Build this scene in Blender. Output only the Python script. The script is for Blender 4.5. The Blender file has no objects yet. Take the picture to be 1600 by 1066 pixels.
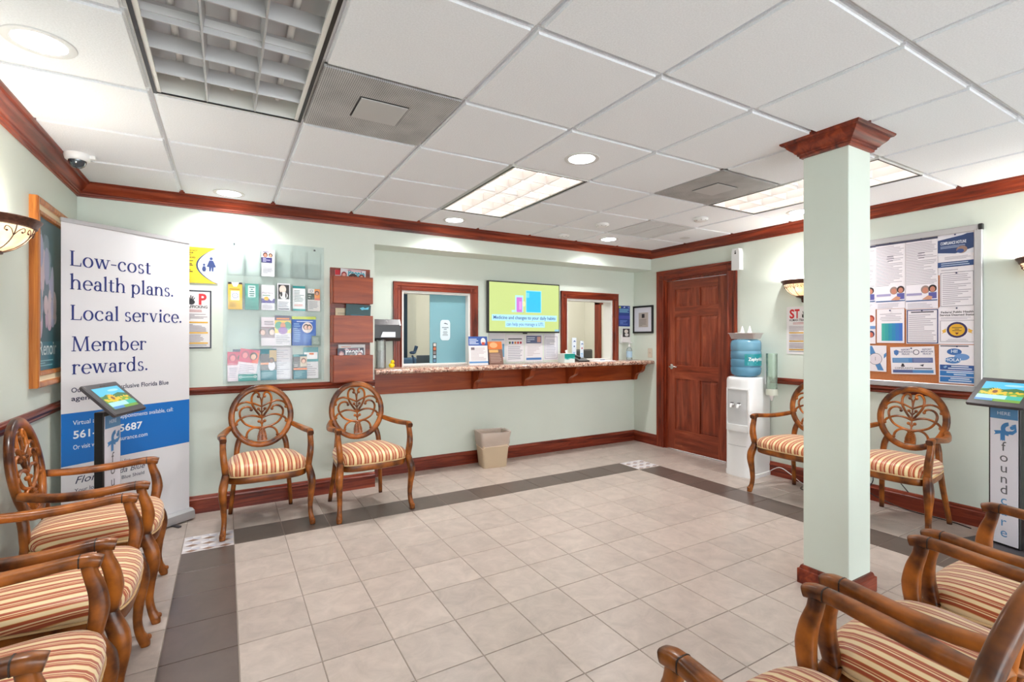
import bpy, bmesh, math, random
from mathutils import Vector, Matrix
random.seed(7)
S = bpy.context.scene
COL = S.collection
PI = math.pi
R = math.radians

# ------------------------------------------------------------------ camera, world, exposure
CAM_H, F_PX, CX, CY, YAW = 1.36, 768.0, 800.0, 526.5, R(30.2)
cd = bpy.data.cameras.new('camera'); cam = bpy.data.objects.new('camera', cd); COL.objects.link(cam)
cd.sensor_width = 36; cd.lens = F_PX / 1600 * 36; cd.shift_y = (CY - 533) / 1600; cd.clip_start = .05
cam.location = (0, 0, CAM_H); cam.rotation_euler = (PI / 2, 0, -YAW); S.camera = cam
W = bpy.data.worlds.new('daylight'); S.world = W; W.use_nodes = True
W.node_tree.nodes['Background'].inputs[0].default_value = (.92, .97, 1, 1)
W.node_tree.nodes['Background'].inputs[1].default_value = 5.4
vs = S.view_settings
vs.view_transform = 'Standard'; vs.look = 'None'; vs.exposure = 0.6; vs.gamma = 1; vs.use_curve_mapping = False
TROFFER_E, DOWN_W, SCONCE_W, OFFICE_W = 2.3, 10.0, 6.0, 85.0

# pixel -> direction; the distance comes from the wall, floor or ceiling it lies on
def ray(u, v):
    r = (u - CX) / F_PX; s, c = math.sin(YAW), math.cos(YAW)
    return Vector((r * c + s, -r * s + c, -(v - CY) / F_PX))
O = Vector((0, 0, CAM_H))
def on_y(u, v, y): d = ray(u, v); return O + d * (y / d.y)
def on_x(u, v, x): d = ray(u, v); return O + d * (x / d.x)
def on_z(u, v, z): d = ray(u, v); return O + d * ((z - CAM_H) / d.z)

# ------------------------------------------------------------------ materials
def lin(c):
    return tuple((x / 255 / 12.92 if x / 255 <= .04045 else ((x / 255 + .055) / 1.055) ** 2.4) for x in c) + (1,)
MATS = {}
def bsdf(name):
    m = bpy.data.materials.new(name); m.use_nodes = True
    return m, m.node_tree.nodes, m.node_tree.links, m.node_tree.nodes['Principled BSDF']
def mat(name, rgb, rough=.5, metal=0, coat=0, noise=0, nscale=30, bump=0, bscale=200, spec=.5):
    if name in MATS: return MATS[name]
    m, N, L, b = bsdf(name); c = lin(rgb)
    b.inputs['Base Color'].default_value = c; b.inputs['Roughness'].default_value = rough
    b.inputs['Metallic'].default_value = metal; b.inputs['Coat Weight'].default_value = coat
    b.inputs['Specular IOR Level'].default_value = spec
    if noise or bump:
        tc = N.new('ShaderNodeTexCoord')
    if noise:
        n = N.new('ShaderNodeTexNoise'); n.inputs['Scale'].default_value = nscale; n.inputs['Detail'].default_value = 4
        L.new(tc.outputs['Object'], n.inputs['Vector'])
        r = N.new('ShaderNodeValToRGB')
        r.color_ramp.elements[0].position = .3; r.color_ramp.elements[1].position = .7
        r.color_ramp.elements[0].color = tuple(x * (1 - noise) for x in c[:3]) + (1,)
        r.color_ramp.elements[1].color = tuple(min(1, x * (1 + noise)) for x in c[:3]) + (1,)
        L.new(n.outputs['Fac'], r.inputs['Fac']); L.new(r.outputs['Color'], b.inputs['Base Color'])
    if bump:
        n2 = N.new('ShaderNodeTexNoise'); n2.inputs['Scale'].default_value = bscale; n2.inputs['Detail'].default_value = 3
        L.new(tc.outputs['Object'], n2.inputs['Vector'])
        bp = N.new('ShaderNodeBump'); bp.inputs['Strength'].default_value = bump; bp.inputs['Distance'].default_value = .004
        L.new(n2.outputs['Fac'], bp.inputs['Height']); L.new(bp.outputs['Normal'], b.inputs['Normal'])
    MATS[name] = m; return m
def emit(name, rgb, strength):
    if name in MATS: return MATS[name]
    m = bpy.data.materials.new(name); m.use_nodes = True; N = m.node_tree.nodes; L = m.node_tree.links
    N.remove(N['Principled BSDF']); e = N.new('ShaderNodeEmission')
    e.inputs[0].default_value = lin(rgb); e.inputs[1].default_value = strength
    L.new(e.outputs[0], N['Material Output'].inputs[0]); MATS[name] = m; return m
def wood(name, dark, mid, light, axis='X', across=22, rough=.34, coat=.1, along=1.6, dist=.8):
    k = name + '_' + axis
    if k in MATS: return MATS[k]
    m, N, L, b = bsdf(k)
    tc = N.new('ShaderNodeTexCoord'); mp = N.new('ShaderNodeMapping')
    mp.inputs['Scale'].default_value = [along if axis == a else across for a in 'XYZ']
    n = N.new('ShaderNodeTexNoise'); n.inputs['Scale'].default_value = 1; n.inputs['Detail'].default_value = 5
    n.inputs['Roughness'].default_value = .6; n.inputs['Distortion'].default_value = dist
    r = N.new('ShaderNodeValToRGB'); e = r.color_ramp.elements
    e[0].position = .28; e[0].color = lin(dark); e[1].position = .74; e[1].color = lin(light)
    q = e.new(.5); q.color = lin(mid)
    L.new(tc.outputs['Object'], mp.inputs['Vector']); L.new(mp.outputs['Vector'], n.inputs['Vector'])
    L.new(n.outputs['Fac'], r.inputs['Fac']); L.new(r.outputs['Color'], b.inputs['Base Color'])
    b.inputs['Roughness'].default_value = rough; b.inputs['Coat Weight'].default_value = coat; b.inputs['Coat Roughness'].default_value = .15; b.inputs['Specular IOR Level'].default_value = .35
    MATS[k] = m; return m
def mahog(axis): return wood('mahogany', (58, 17, 9), (120, 44, 24), (162, 72, 40), axis)
def mahog_door(axis): return wood('mahogany_door', (90, 36, 22), (134, 58, 36), (168, 86, 56), axis, across=14)
def cherry(axis): return wood('cherry', (116, 44, 14), (150, 63, 24), (178, 86, 36), axis, across=16)
def chair_wood(edges=True):
    key = 'chair_wood%d' % edges
    if key in MATS: return MATS[key]
    m, N, L, b = bsdf('antique_walnut')
    tc = N.new('ShaderNodeTexCoord'); n = N.new('ShaderNodeTexNoise'); n.inputs['Scale'].default_value = 10; n.inputs['Detail'].default_value = 4
    L.new(tc.outputs['Object'], n.inputs['Vector'])
    r = N.new('ShaderNodeValToRGB'); e = r.color_ramp.elements
    e[0].position = .34; e[0].color = lin((70, 31, 11)); e[1].position = .66; e[1].color = lin((192, 110, 38))
    L.new(n.outputs['Fac'], r.inputs['Fac'])
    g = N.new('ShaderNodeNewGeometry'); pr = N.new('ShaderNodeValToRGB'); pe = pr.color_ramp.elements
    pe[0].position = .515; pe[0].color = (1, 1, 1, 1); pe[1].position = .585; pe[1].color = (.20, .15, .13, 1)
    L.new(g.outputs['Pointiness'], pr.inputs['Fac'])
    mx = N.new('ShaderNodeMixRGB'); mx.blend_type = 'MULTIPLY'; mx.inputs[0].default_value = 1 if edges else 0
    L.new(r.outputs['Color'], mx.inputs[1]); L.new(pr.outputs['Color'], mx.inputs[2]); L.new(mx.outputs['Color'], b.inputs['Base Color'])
    b.inputs['Roughness'].default_value = .33; b.inputs['Coat Weight'].default_value = .15; b.inputs['Coat Roughness'].default_value = .15; b.inputs['Specular IOR Level'].default_value = .35
    MATS[key] = m; return m
def stripes():
    if 'stripes' in MATS: return MATS['stripes']
    m, N, L, b = bsdf('striped_satin')
    at = N.new('ShaderNodeAttribute'); at.attribute_name = 'across'
    a = N.new('ShaderNodeMath'); a.operation = 'MULTIPLY'; a.inputs[1].default_value = 1 / .054; L.new(at.outputs['Fac'], a.inputs[0])
    ad = N.new('ShaderNodeMath'); ad.operation = 'ADD'; ad.inputs[1].default_value = 50.1; L.new(a.outputs[0], ad.inputs[0])
    f = N.new('ShaderNodeMath'); f.operation = 'FRACT'; L.new(ad.outputs[0], f.inputs[0])
    r = N.new('ShaderNodeValToRGB'); r.color_ramp.interpolation = 'CONSTANT'; e = r.color_ramp.elements
    cream, gold, rust, pale = (240, 214, 168), (212, 158, 86), (174, 76, 40), (232, 186, 134)
    seq = [(0, cream), (.22, gold), (.26, rust), (.44, pale), (.50, rust), (.58, cream), (.66, rust), (.86, gold), (.90, cream)]
    e[0].position = 0; e[0].color = lin(cream); e[1].position = .22; e[1].color = lin(gold)
    for p, c in seq[2:]: q = e.new(p); q.color = lin(c)
    L.new(f.outputs[0], r.inputs['Fac']); L.new(r.outputs['Color'], b.inputs['Base Color'])
    b.inputs['Roughness'].default_value = .45; b.inputs['Sheen Weight'].default_value = .3
    MATS['stripes'] = m; return m
def attr_mat(name, emission=0, rough=.35, coat=0):
    if name in MATS: return MATS[name]
    m, N, L, b = bsdf(name); a = N.new('ShaderNodeAttribute'); a.attribute_name = 'ink'
    if emission:
        b.inputs['Base Color'].default_value = (.02, .02, .02, 1); L.new(a.outputs['Color'], b.inputs['Emission Color']); b.inputs['Emission Strength'].default_value = emission
    else: L.new(a.outputs['Color'], b.inputs['Base Color'])
    b.inputs['Roughness'].default_value = rough; b.inputs['Coat Weight'].default_value = coat
    MATS[name] = m; return m
def clear(name, tint, gloss=.8, alpha=.0, rgb=(255, 255, 255)):
    if name in MATS: return MATS[name]
    m = bpy.data.materials.new(name); m.use_nodes = True; N = m.node_tree.nodes; L = m.node_tree.links
    N.remove(N['Principled BSDF'])
    t = N.new('ShaderNodeBsdfTransparent'); t.inputs[0].default_value = tint + (1,)
    g = N.new('ShaderNodeBsdfGlossy'); g.inputs['Roughness'].default_value = .06
    d = N.new('ShaderNodeBsdfDiffuse'); d.inputs[0].default_value = lin(rgb)
    x = N.new('ShaderNodeMixShader'); x.inputs[0].default_value = alpha; L.new(t.outputs[0], x.inputs[1]); L.new(d.outputs[0], x.inputs[2])
    fr = N.new('ShaderNodeFresnel'); fr.inputs[0].default_value = 1.4
    fm = N.new('ShaderNodeMath'); fm.operation = 'MULTIPLY'; fm.inputs[1].default_value = gloss; L.new(fr.outputs[0], fm.inputs[0])
    y = N.new('ShaderNodeMixShader'); L.new(fm.outputs[0], y.inputs[0]); L.new(x.outputs[0], y.inputs[1]); L.new(g.outputs[0], y.inputs[2])
    L.new(y.outputs[0], N['Material Output'].inputs[0]); MATS[name] = m; return m
def tile_mat(name, rgb, spread, rough):
    m, N, L, b = bsdf(name); c = lin(rgb)
    tc = N.new('ShaderNodeTexCoord'); oi = N.new('ShaderNodeObjectInfo')
    off = N.new('ShaderNodeVectorMath'); off.operation = 'SCALE'; off.inputs[3].default_value = 40
    cb = N.new('ShaderNodeCombineXYZ'); L.new(oi.outputs['Random'], cb.inputs[0]); L.new(oi.outputs['Random'], cb.inputs[1]); L.new(cb.outputs[0], off.inputs[0])
    av = N.new('ShaderNodeVectorMath'); L.new(tc.outputs['Object'], av.inputs[0]); L.new(off.outputs[0], av.inputs[1])
    n = N.new('ShaderNodeTexNoise'); n.inputs['Scale'].default_value = 9; n.inputs['Detail'].default_value = 7; n.inputs['Roughness'].default_value = .65; n.inputs['Distortion'].default_value = .6
    L.new(av.outputs[0], n.inputs['Vector'])
    r = N.new('ShaderNodeValToRGB'); e = r.color_ramp.elements
    e[0].position = .3; e[0].color = tuple(x * (1 - spread) for x in c[:3]) + (1,); e[1].position = .68; e[1].color = tuple(x * (1 + spread * .55) for x in c[:3]) + (1,)
    L.new(n.outputs['Fac'], r.inputs['Fac'])
    hv = N.new('ShaderNodeHueSaturation'); ma = N.new('ShaderNodeMapRange'); ma.inputs[3].default_value = .93; ma.inputs[4].default_value = 1.05
    L.new(oi.outputs['Random'], ma.inputs[0]); L.new(ma.outputs[0], hv.inputs['Value']); L.new(r.outputs['Color'], hv.inputs['Color'])
    L.new(hv.outputs['Color'], b.inputs['Base Color']); b.inputs['Roughness'].default_value = rough
    MATS[name] = m; return m
def granite():
    m, N, L, b = bsdf('pink_granite'); tc = N.new('ShaderNodeTexCoord')
    v = N.new('ShaderNodeTexVoronoi'); v.inputs['Scale'].default_value = 70; n = N.new('ShaderNodeTexNoise'); n.inputs['Scale'].default_value = 28; n.inputs['Detail'].default_value = 6
    L.new(tc.outputs['Object'], v.inputs['Vector']); L.new(tc.outputs['Object'], n.inputs['Vector'])
    sp = N.new('ShaderNodeSeparateColor'); L.new(v.outputs['Color'], sp.inputs[0])
    ad = N.new('ShaderNodeMath'); ad.operation = 'MULTIPLY_ADD'; ad.inputs[1].default_value = .5; L.new(sp.outputs[0], ad.inputs[0]); 
    hf = N.new('ShaderNodeMath'); hf.operation = 'MULTIPLY'; hf.inputs[1].default_value = .55; L.new(n.outputs['Fac'], hf.inputs[0]); L.new(hf.outputs[0], ad.inputs[2])
    r = N.new('ShaderNodeValToRGB'); e = r.color_ramp.elements
    e[0].position = .22; e[0].color = lin((70, 56, 54)); e[1].position = .85; e[1].color = lin((232, 214, 200))
    for p, c in ((.36, (150, 108, 96)), (.5, (196, 152, 132)), (.66, (214, 184, 164))): q = e.new(p); q.color = lin(c)
    L.new(ad.outputs[0], r.inputs['Fac']); L.new(r.outputs['Color'], b.inputs['Base Color'])
    b.inputs['Roughness'].default_value = .14; return m
M_WALL = mat('sage_wall_paint', (220, 229, 219), .55, noise=.012, nscale=3)
M_WHITE = mat('white_paint', (232, 232, 228), .45)
M_PLASTIC = mat('white_plastic', (236, 237, 238), .3)
M_BLACK = mat('black_plastic', (24, 23, 25), .35)
M_DGREY = mat('dark_grey_plastic', (66, 62, 66), .4)
M_ALU = mat('brushed_aluminium', (196, 196, 200), .35, .6)
M_PAPER = mat('paper', (236, 233, 234), .5)
M_TILE = tile_mat('beige_floor_tile', (187, 173, 164), .18, .3)
M_DTILE = tile_mat('brown_floor_tile', (96, 82, 76), .14, .32)
M_GROUT = mat('floor_grout', (150, 138, 128), .8)
M_CEIL = mat('ceiling_tile_fissured', (238, 241, 246), .85, noise=.05, nscale=160, bump=.35, bscale=130)
M_GRID = mat('ceiling_grid_white', (216, 217, 218), .5)
M_GRANITE = granite()
M_ACRYL = clear('clear_acrylic', (.990, .998, .998), gloss=.35, alpha=.012, rgb=(214, 236, 238))
M_ACRYLB = clear('clear_acrylic_back', (.992, .998, .999), gloss=.5, alpha=.08, rgb=(206, 236, 242))
M_INK = attr_mat('printed_ink'); M_INKG = attr_mat('printed_ink_gloss', rough=.2, coat=.3); M_SCREEN = attr_mat('lit_screen', emission=.78)
M_BRONZE = mat('bronze_scroll_metal', (92, 58, 44), .4, .4, noise=.4, nscale=60)
M_BASE = wood('baseboard', (64, 20, 14), (122, 46, 28), (158, 74, 48), 'X', across=26, dist=1.6)

# ------------------------------------------------------------------ mesh helpers
class MB:
    def __init__(s): s.v = []; s.f = []; s.c = []
    def add(s, vs, fs, col=None):
        n = len(s.v); s.v += [tuple(x) for x in vs]
        for f in fs: s.f.append(tuple(i + n for i in f)); s.c.append(col)
        return s
    def box(s, x0, x1, y0, y1, z0, z1, bev=0, M=None):
        bm = bmesh.new()
        co = [(x, y, z) for x in (x0, x1) for y in (y0, y1) for z in (z0, z1)]
        V = [bm.verts.new(c) for c in co]
        for q in ((0, 1, 3, 2), (4, 6, 7, 5), (0, 4, 5, 1), (2, 3, 7, 6), (0, 2, 6, 4), (1, 5, 7, 3)): bm.faces.new([V[i] for i in q])
        if bev: bmesh.ops.bevel(bm, geom=list(bm.edges), offset=bev, segments=1, affect='EDGES')
        bm.verts.index_update()
        vs = [v.co.copy() for v in bm.verts]
        if M: vs = [M @ v for v in vs]
        s.add(vs, [[v.index for v in f.verts] for f in bm.faces]); bm.free(); return s
    def prism(s, pts, axis, a0, a1):                       # polygon pts (p,q) swept straight along an axis
        def mk(p, q, a): return {'X': (a, p, q), 'Y': (p, a, q), 'Z': (p, q, a)}[axis]
        n = len(pts); vs = [mk(p, q, a0) for p, q in pts] + [mk(p, q, a1) for p, q in pts]
        fs = [(i, (i + 1) % n, n + (i + 1) % n, n + i) for i in range(n)] + [tuple(range(n))[::-1], tuple(range(n, 2 * n))]
        return s.add(vs, fs)
    def lathe(s, prof, n=24, c=(0, 0, 0), a0=0, a1=2 * PI, M=None):
        full = abs(a1 - a0 - 2 * PI) < 1e-6; k = n if full else n + 1; vs = []
        for i in range(k):
            a = a0 + (a1 - a0) * i / n
            for r, z in prof:
                p = Vector((c[0] + r * math.cos(a), c[1] + r * math.sin(a), c[2] + z)); vs.append(M @ p if M else p)
        m = len(prof); fs = []
        for i in range(n):
            j = (i + 1) % k
            for q in range(m - 1): fs.append((i * m + q, j * m + q, j * m + q + 1, i * m + q + 1))
        return s.add(vs, fs)
    def tube(s, path, rad, n=8, closed=False, up=None, flat=1.0, sq=1.0):
        P = [Vector(p) for p in path]; k = len(P); vs = []
        rad = rad if isinstance(rad, (list, tuple)) else [rad] * k
        pu = Vector(up) if up else None; prev = None
        for i in range(k):
            t = (P[(i + 1) % k] - P[i - 1]) if closed else (P[min(i + 1, k - 1)] - P[max(i - 1, 0)])
            t.normalize()
            if pu: a = (pu - t * pu.dot(t))
            else:
                a = prev - t * prev.dot(t) if prev else t.orthogonal()
            if a.length < 1e-5: a = t.orthogonal()
            a.normalize(); prev = a.copy(); b = t.cross(a)
            for q in range(n):
                w = 2 * PI * q / n
                r = rad[i]; r0, r1 = (r if isinstance(r, (tuple, list)) else (r * flat, r))
                cw, sw = math.cos(w), math.sin(w)
                vs.append(P[i] + a * math.copysign(abs(cw) ** sq, cw) * r0 + b * math.copysign(abs(sw) ** sq, sw) * r1)
        fs = []
        for i in range(k if closed else k - 1):
            j = (i + 1) % k
            for q in range(n): fs.append((i * n + q, i * n + (q + 1) % n, j * n + (q + 1) % n, j * n + q))
        if not closed: fs += [tuple(range(n))[::-1], tuple(range((k - 1) * n, k * n))]
        return s.add(vs, fs)
    def ball(s, c, r, n=10, sx=1, sy=1, sz=1):
        m = max(4, n // 2); vs = []; fs = []
        for i in range(m + 1):
            a = PI * i / m
            for j in range(n):
                b = 2 * PI * j / n; vs.append((c[0] + sx * r * math.sin(a) * math.cos(b), c[1] + sy * r * math.sin(a) * math.sin(b), c[2] + sz * r * math.cos(a)))
        for i in range(m):
            for j in range(n): fs.append((i * n + j, (i + 1) * n + j, (i + 1) * n + (j + 1) % n, i * n + (j + 1) % n))
        return s.add(vs, fs)
    def mesh(s, name, smooth=0):
        me = bpy.data.meshes.new(name); me.from_pydata(s.v, [], s.f)
        if s.c and s.c[0] is not None:
            at = me.color_attributes.new('ink', 'FLOAT_COLOR', 'CORNER'); i = 0
            for p, c in zip(me.polygons, s.c):
                for li in p.loop_indices: at.data[li].color = c
        bm = bmesh.new(); bm.from_mesh(me)
        if not (s.c and s.c[0] is not None): bmesh.ops.recalc_face_normals(bm, faces=bm.faces)
        bm.to_mesh(me); bm.free()
        if smooth:
            me.polygons.foreach_set('use_smooth', [True] * len(me.polygons)); me.set_sharp_from_angle(angle=R(smooth))
        me.update(); return me
    def build(s, name, m, parent=None, smooth=0, loc=None, rotz=None):
        me = s.mesh(name, smooth); me.materials.append(m)
        o = bpy.data.objects.new(name, me); COL.objects.link(o)
        if parent: o.parent = parent
        if loc is not None: o.location = loc
        if rotz is not None: o.rotation_euler.z = rotz
        return o
def tag(o, label, cat, group=None):
    o['label'] = label; o['category'] = cat
    if group: o['group'] = group
    return o
def thing(name, label, cat, loc=(0, 0, 0), rotz=0, group=None):
    o = bpy.data.objects.new(name, None); COL.objects.link(o); o.empty_display_size = .1
    o.location = loc; o.rotation_euler.z = rotz; return tag(o, label, cat, group)
def struct(name, mb, m, smooth=0): o = mb.build(name, m, smooth=smooth); o['kind'] = 'structure'; return o
def dup(root, loc, rotz, label, group=None):
    def cp(o, par):
        c = o.copy(); COL.objects.link(c); c.parent = par
        for ch in [x for x in KIDS.get(o.name, [])]: cp(ch, c)
        return c
    KIDS = {}
    for o in bpy.data.objects:
        if o.parent: KIDS.setdefault(o.parent.name, []).append(o)
    r = cp(root, None); r.location = loc; r.rotation_euler.z = rotz; r['label'] = label
    if group: r['group'] = group
    return r
def crom(pts, n=6, closed=False):
    P = [Vector(p) for p in pts]; out = []; k = len(P)
    for i in range(k if closed else k - 1):
        g = (lambda j: P[j % k]) if closed else (lambda j: P[max(0, min(k - 1, j))])
        a, b, c, d = g(i - 1), g(i), g(i + 1), g(i + 2)
        for q in range(n):
            t = q / n
            out.append(.5 * (2 * b + (c - a) * t + (2 * a - 5 * b + 4 * c - d) * t * t + (3 * b - a - 3 * c + d) * t ** 3))
    if not closed: out.append(P[-1])
    return out

# ------------------------------------------------------------------ print: flat coloured shapes on a sheet (u right, v up, facing local -Y)
TXT = {}
def text_geo(s, bold=0):
    k = (s, bold)
    if k not in TXT:
        cu = bpy.data.curves.new('t', 'FONT'); cu.body = s; cu.size = 1; cu.resolution_u = 3; cu.offset = bold
        ob = bpy.data.objects.new('t', cu); me = bpy.data.meshes.new_from_object(ob)
        v = [(p.co.x, p.co.y) for p in me.vertices]; f = [tuple(p.vertices) for p in me.polygons]
        bpy.data.objects.remove(ob); bpy.data.curves.remove(cu); bpy.data.meshes.remove(me)
        TXT[k] = (v, f)
    return TXT[k]
class Print:
    def __init__(s, y=0, step=.0003): s.mb = MB(); s.y = y - .0004; s.step = step; s.auto = 2e-5
    def up(s): s.y -= s.step; return s
    def poly(s, pts, rgb): s.y -= s.auto; s.mb.add([(u, s.y, v) for u, v in pts], [tuple(range(len(pts)))], lin(rgb)); return s
    def rect(s, u0, v0, u1, v1, rgb): return s.poly([(u0, v0), (u1, v0), (u1, v1), (u0, v1)], rgb)
    def ell(s, cu, cv, ru, rv, rgb, n=20, a0=0, a1=2 * PI):
        return s.poly([(cu + ru * math.cos(a0 + (a1 - a0) * i / n), cv + rv * math.sin(a0 + (a1 - a0) * i / n)) for i in range(n)], rgb)
    def ring(s, cu, cv, r0, r1, rgb, n=24, ay=1, a0=0, a1=2 * PI):
        k_ = s.auto
        for i in range(n):
            s.auto = k_ if i == 0 else 0
            a, b = a0 + (a1 - a0) * i / n, a0 + (a1 - a0) * (i + 1) / n
            s.poly([(cu + r * math.cos(t), cv + ay * r * math.sin(t)) for r, t in ((r0, a), (r1, a), (r1, b), (r0, b))], rgb)
        s.auto = k_; return s
    def frame(s, u0, v0, u1, v1, w, rgb):
        s.rect(u0, v0, u1, v0 + w, rgb); s.rect(u0, v1 - w, u1, v1, rgb); s.rect(u0, v0 + w, u0 + w, v1 - w, rgb); return s.rect(u1 - w, v0 + w, u1, v1 - w, rgb)
    def lines(s, u0, v0, u1, v1, n, rgb, th=.45, seed=None, center=False):
        rnd = random.Random(seed if seed is not None else int((u0 + v0 * 7 + n) * 1e4)); h = (v1 - v0) / n; k_ = s.auto
        for i in range(n):
            s.auto = k_ if i == 0 else 0
            w = (u1 - u0) * (rnd.uniform(.8, 1) if rnd.random() < .75 else rnd.uniform(.35, .7)); v = v1 - (i + .75) * h
            a = (u0 + u1 - w) / 2 if center else u0
            s.rect(a, v, a + w, v + h * th, rgb)
        s.auto = k_; return s
    def text(s, t, u, v, size, rgb, align='l', width=None, bold=0, du=0, shear=0):
        vs, fs = text_geo(t, bold)
        if not vs: return s
        x0, x1 = min(p[0] for p in vs), max(p[0] for p in vs); sx = size; s.y -= 2e-5
        if width: sx = width / (x1 - x0)
        if not size: size = sx
        w = (x1 - x0) * sx; o = u - {'l': 0, 'c': w / 2, 'r': w}[align]
        s.mb.add([(o + (p[0] - x0) * sx + shear * p[1] * size, s.y, v + p[1] * size + du * ((p[0] - x0) * sx)) for p in vs], fs, lin(rgb)); return s
    def build(s, parent, m=None, name='print'):
        return s.mb.build(name, m or M_INK, parent)
def sheet(name, label, cat, w, h, loc, rotz=0, t=.0015, m=None, group=None, tilt=0, roll=0, off=.0015):
    # origin at the bottom centre of the sheet; faces local -Y
    o = MB().box(-w / 2, w / 2, 0, t, 0, h).build(name, m or M_PAPER)
    o.location = loc; o.rotation_euler = (tilt, roll, rotz); tag(o, label, cat, group); return o
def wall_rect(p, q, axis):                                  # two world corners on a wall -> centre-bottom, width, height
    lo, hi = min(p.z, q.z), max(p.z, q.z)
    return Vector(((p.x + q.x) / 2, (p.y + q.y) / 2, lo)), abs((q - p).x if axis == 'x' else (q - p).y), hi - lo
FACE_BACK, FACE_RIGHT, FACE_LEFT = 0, -PI / 2, PI / 2       # sheets on the back, right and left walls

# ================================================================== THE ROOM
XL, XR, YF, YA, YR, ZC = -.90, 4.66, 4.50, 4.80, -3.4, 2.437
AX = 1.17                                                  # where the counter alcove begins
DOOR = (3.395, 4.275, 2.055)
# ---- floor: grout bed and single tiles
fl = struct('floor', MB().box(XL - .1, XR + .1, YR - .1, 7.2, -.1, -.003), M_GROUT)
xs_in = [.048 + .3012 * i for i in range(13)]               # inner field
ys_in = [3.70 - .3045 * i for i in range(26)]
def cuts(lo, hi, seed, step):
    a = []; x = seed
    while x > lo: x -= step
    while x < hi: a.append(max(x, lo)); x += step
    return [q for q in a if q < hi - .02] + [hi]
gx = [XL, -.548, -.243] + xs_in + [3.957, 4.26, 4.562, XR]
gy = sorted([YA, 4.594, 4.292, 3.99] + [y for y in ys_in if y > YR + .02] + [YR])
TMESH = {}
def tile_mesh(w, h, key, m, g=.0022):
    k = (round(w, 3), round(h, 3), key)
    if k not in TMESH:
        b = .0015; a, c = w / 2 - g, h / 2 - g; mb = MB()
        vs = [(-a, -c, -.006), (a, -c, -.006), (a, c, -.006), (-a, c, -.006), (-a, -c, -b), (a, -c, -b), (a, c, -b), (-a, c, -b),
              (-a + b, -c + b, 0), (a - b, -c + b, 0), (a - b, c - b, 0), (-a + b, c - b, 0)]
        fs = [(8, 9, 10, 11)] + [(i + o, (i + 1) % 4 + o, (i + 1) % 4 + o + 4, i + o + 4) for o in (0, 4) for i in range(4)]
        me = mb.add(vs, fs).mesh('tile'); me.materials.append(m); TMESH[k] = me
    return TMESH[k]
rest = MB()
def in_alcove(y, x): return y > YF and x < AX
for i in range(len(gx) - 1):
    for j in range(len(gy) - 1):
        x0, x1, y0, y1 = gx[i], gx[i + 1], gy[j], gy[j + 1]
        cxm, cym = (x0 + x1) / 2, (y0 + y1) / 2
        if in_alcove(cym, cxm): continue
        strip_l, strip_r, strip_b = -.243 <= cxm <= .048, 3.66 <= cxm <= 3.957, 3.70 <= cym <= 3.99
        dark = (strip_l and cym < 3.70) or (strip_r and cym < 3.70) or (strip_b and .048 < cxm < 3.66)
        corner = strip_b and (strip_l or strip_r)
        if y1 < .75:
            rest.box(x0 + .002, x1 - .002, y0 + .002, y1 - .002, -.006, 0); continue
        if corner:
            # accent tile of tumbling-block lozenges, each one a small piece
            acc = MB().box(x0 + .002, x1 - .002, y0 + .002, y1 - .002, -.006, -.001).build('accent_tile', mat('accent_bed', (222, 214, 214), .4), fl)
            pr = MB(); cols = [(206, 204, 214), (236, 232, 234), (150, 116, 96)]
            n = 3; sx = (x1 - x0 - .008) / n; sy = (y1 - y0 - .008) / n
            for a in range(n):
                for b in range(n):
                    ox, oy = x0 + .004 + a * sx, y0 + .004 + b * sy
                    c0 = (ox + sx / 2, oy + sy * .62); g = .003
                    for q, col in (([(ox + g, oy + sy * .8), c0, (ox + sx / 2, oy + sy - g)], 0), ([(ox + sx - g, oy + sy * .8), (ox + sx / 2, oy + sy - g), c0], 1),
                                   ([(ox + g, oy + sy * .74), (ox + g, oy + sy * .34), (ox + sx / 2 - .002, oy + sy * .1), (ox + sx / 2 - .002, oy + sy * .56)], 1),
                                   ([(ox + sx - g, oy + sy * .74), (ox + sx / 2 + .002, oy + sy * .56), (ox + sx / 2 + .002, oy + sy * .1), (ox + sx - g, oy + sy * .34)], 0),
                                   ([(ox + sx / 2, oy + .001), (ox + sx * .88, oy + sy * .2), (ox + sx / 2, oy + sy * .4), (ox + sx * .12, oy + sy * .2)], 2)):
                        pr.add([(u, v, .0002 if col < 2 else .0004) for u, v in q], [tuple(range(len(q)))], lin(cols[col]))
            pr.build('lozenge_inlay', M_INK, acc)['kind'] = 'stuff'
            continue
        o = bpy.data.objects.new('tile', tile_mesh(x1 - x0, y1 - y0, dark, M_DTILE if dark else M_TILE)); COL.objects.link(o)
        o.parent = fl; o.location = (cxm, cym, 0)
ro = rest.build('tile_field', M_TILE, fl); ro['kind'] = 'stuff'

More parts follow.
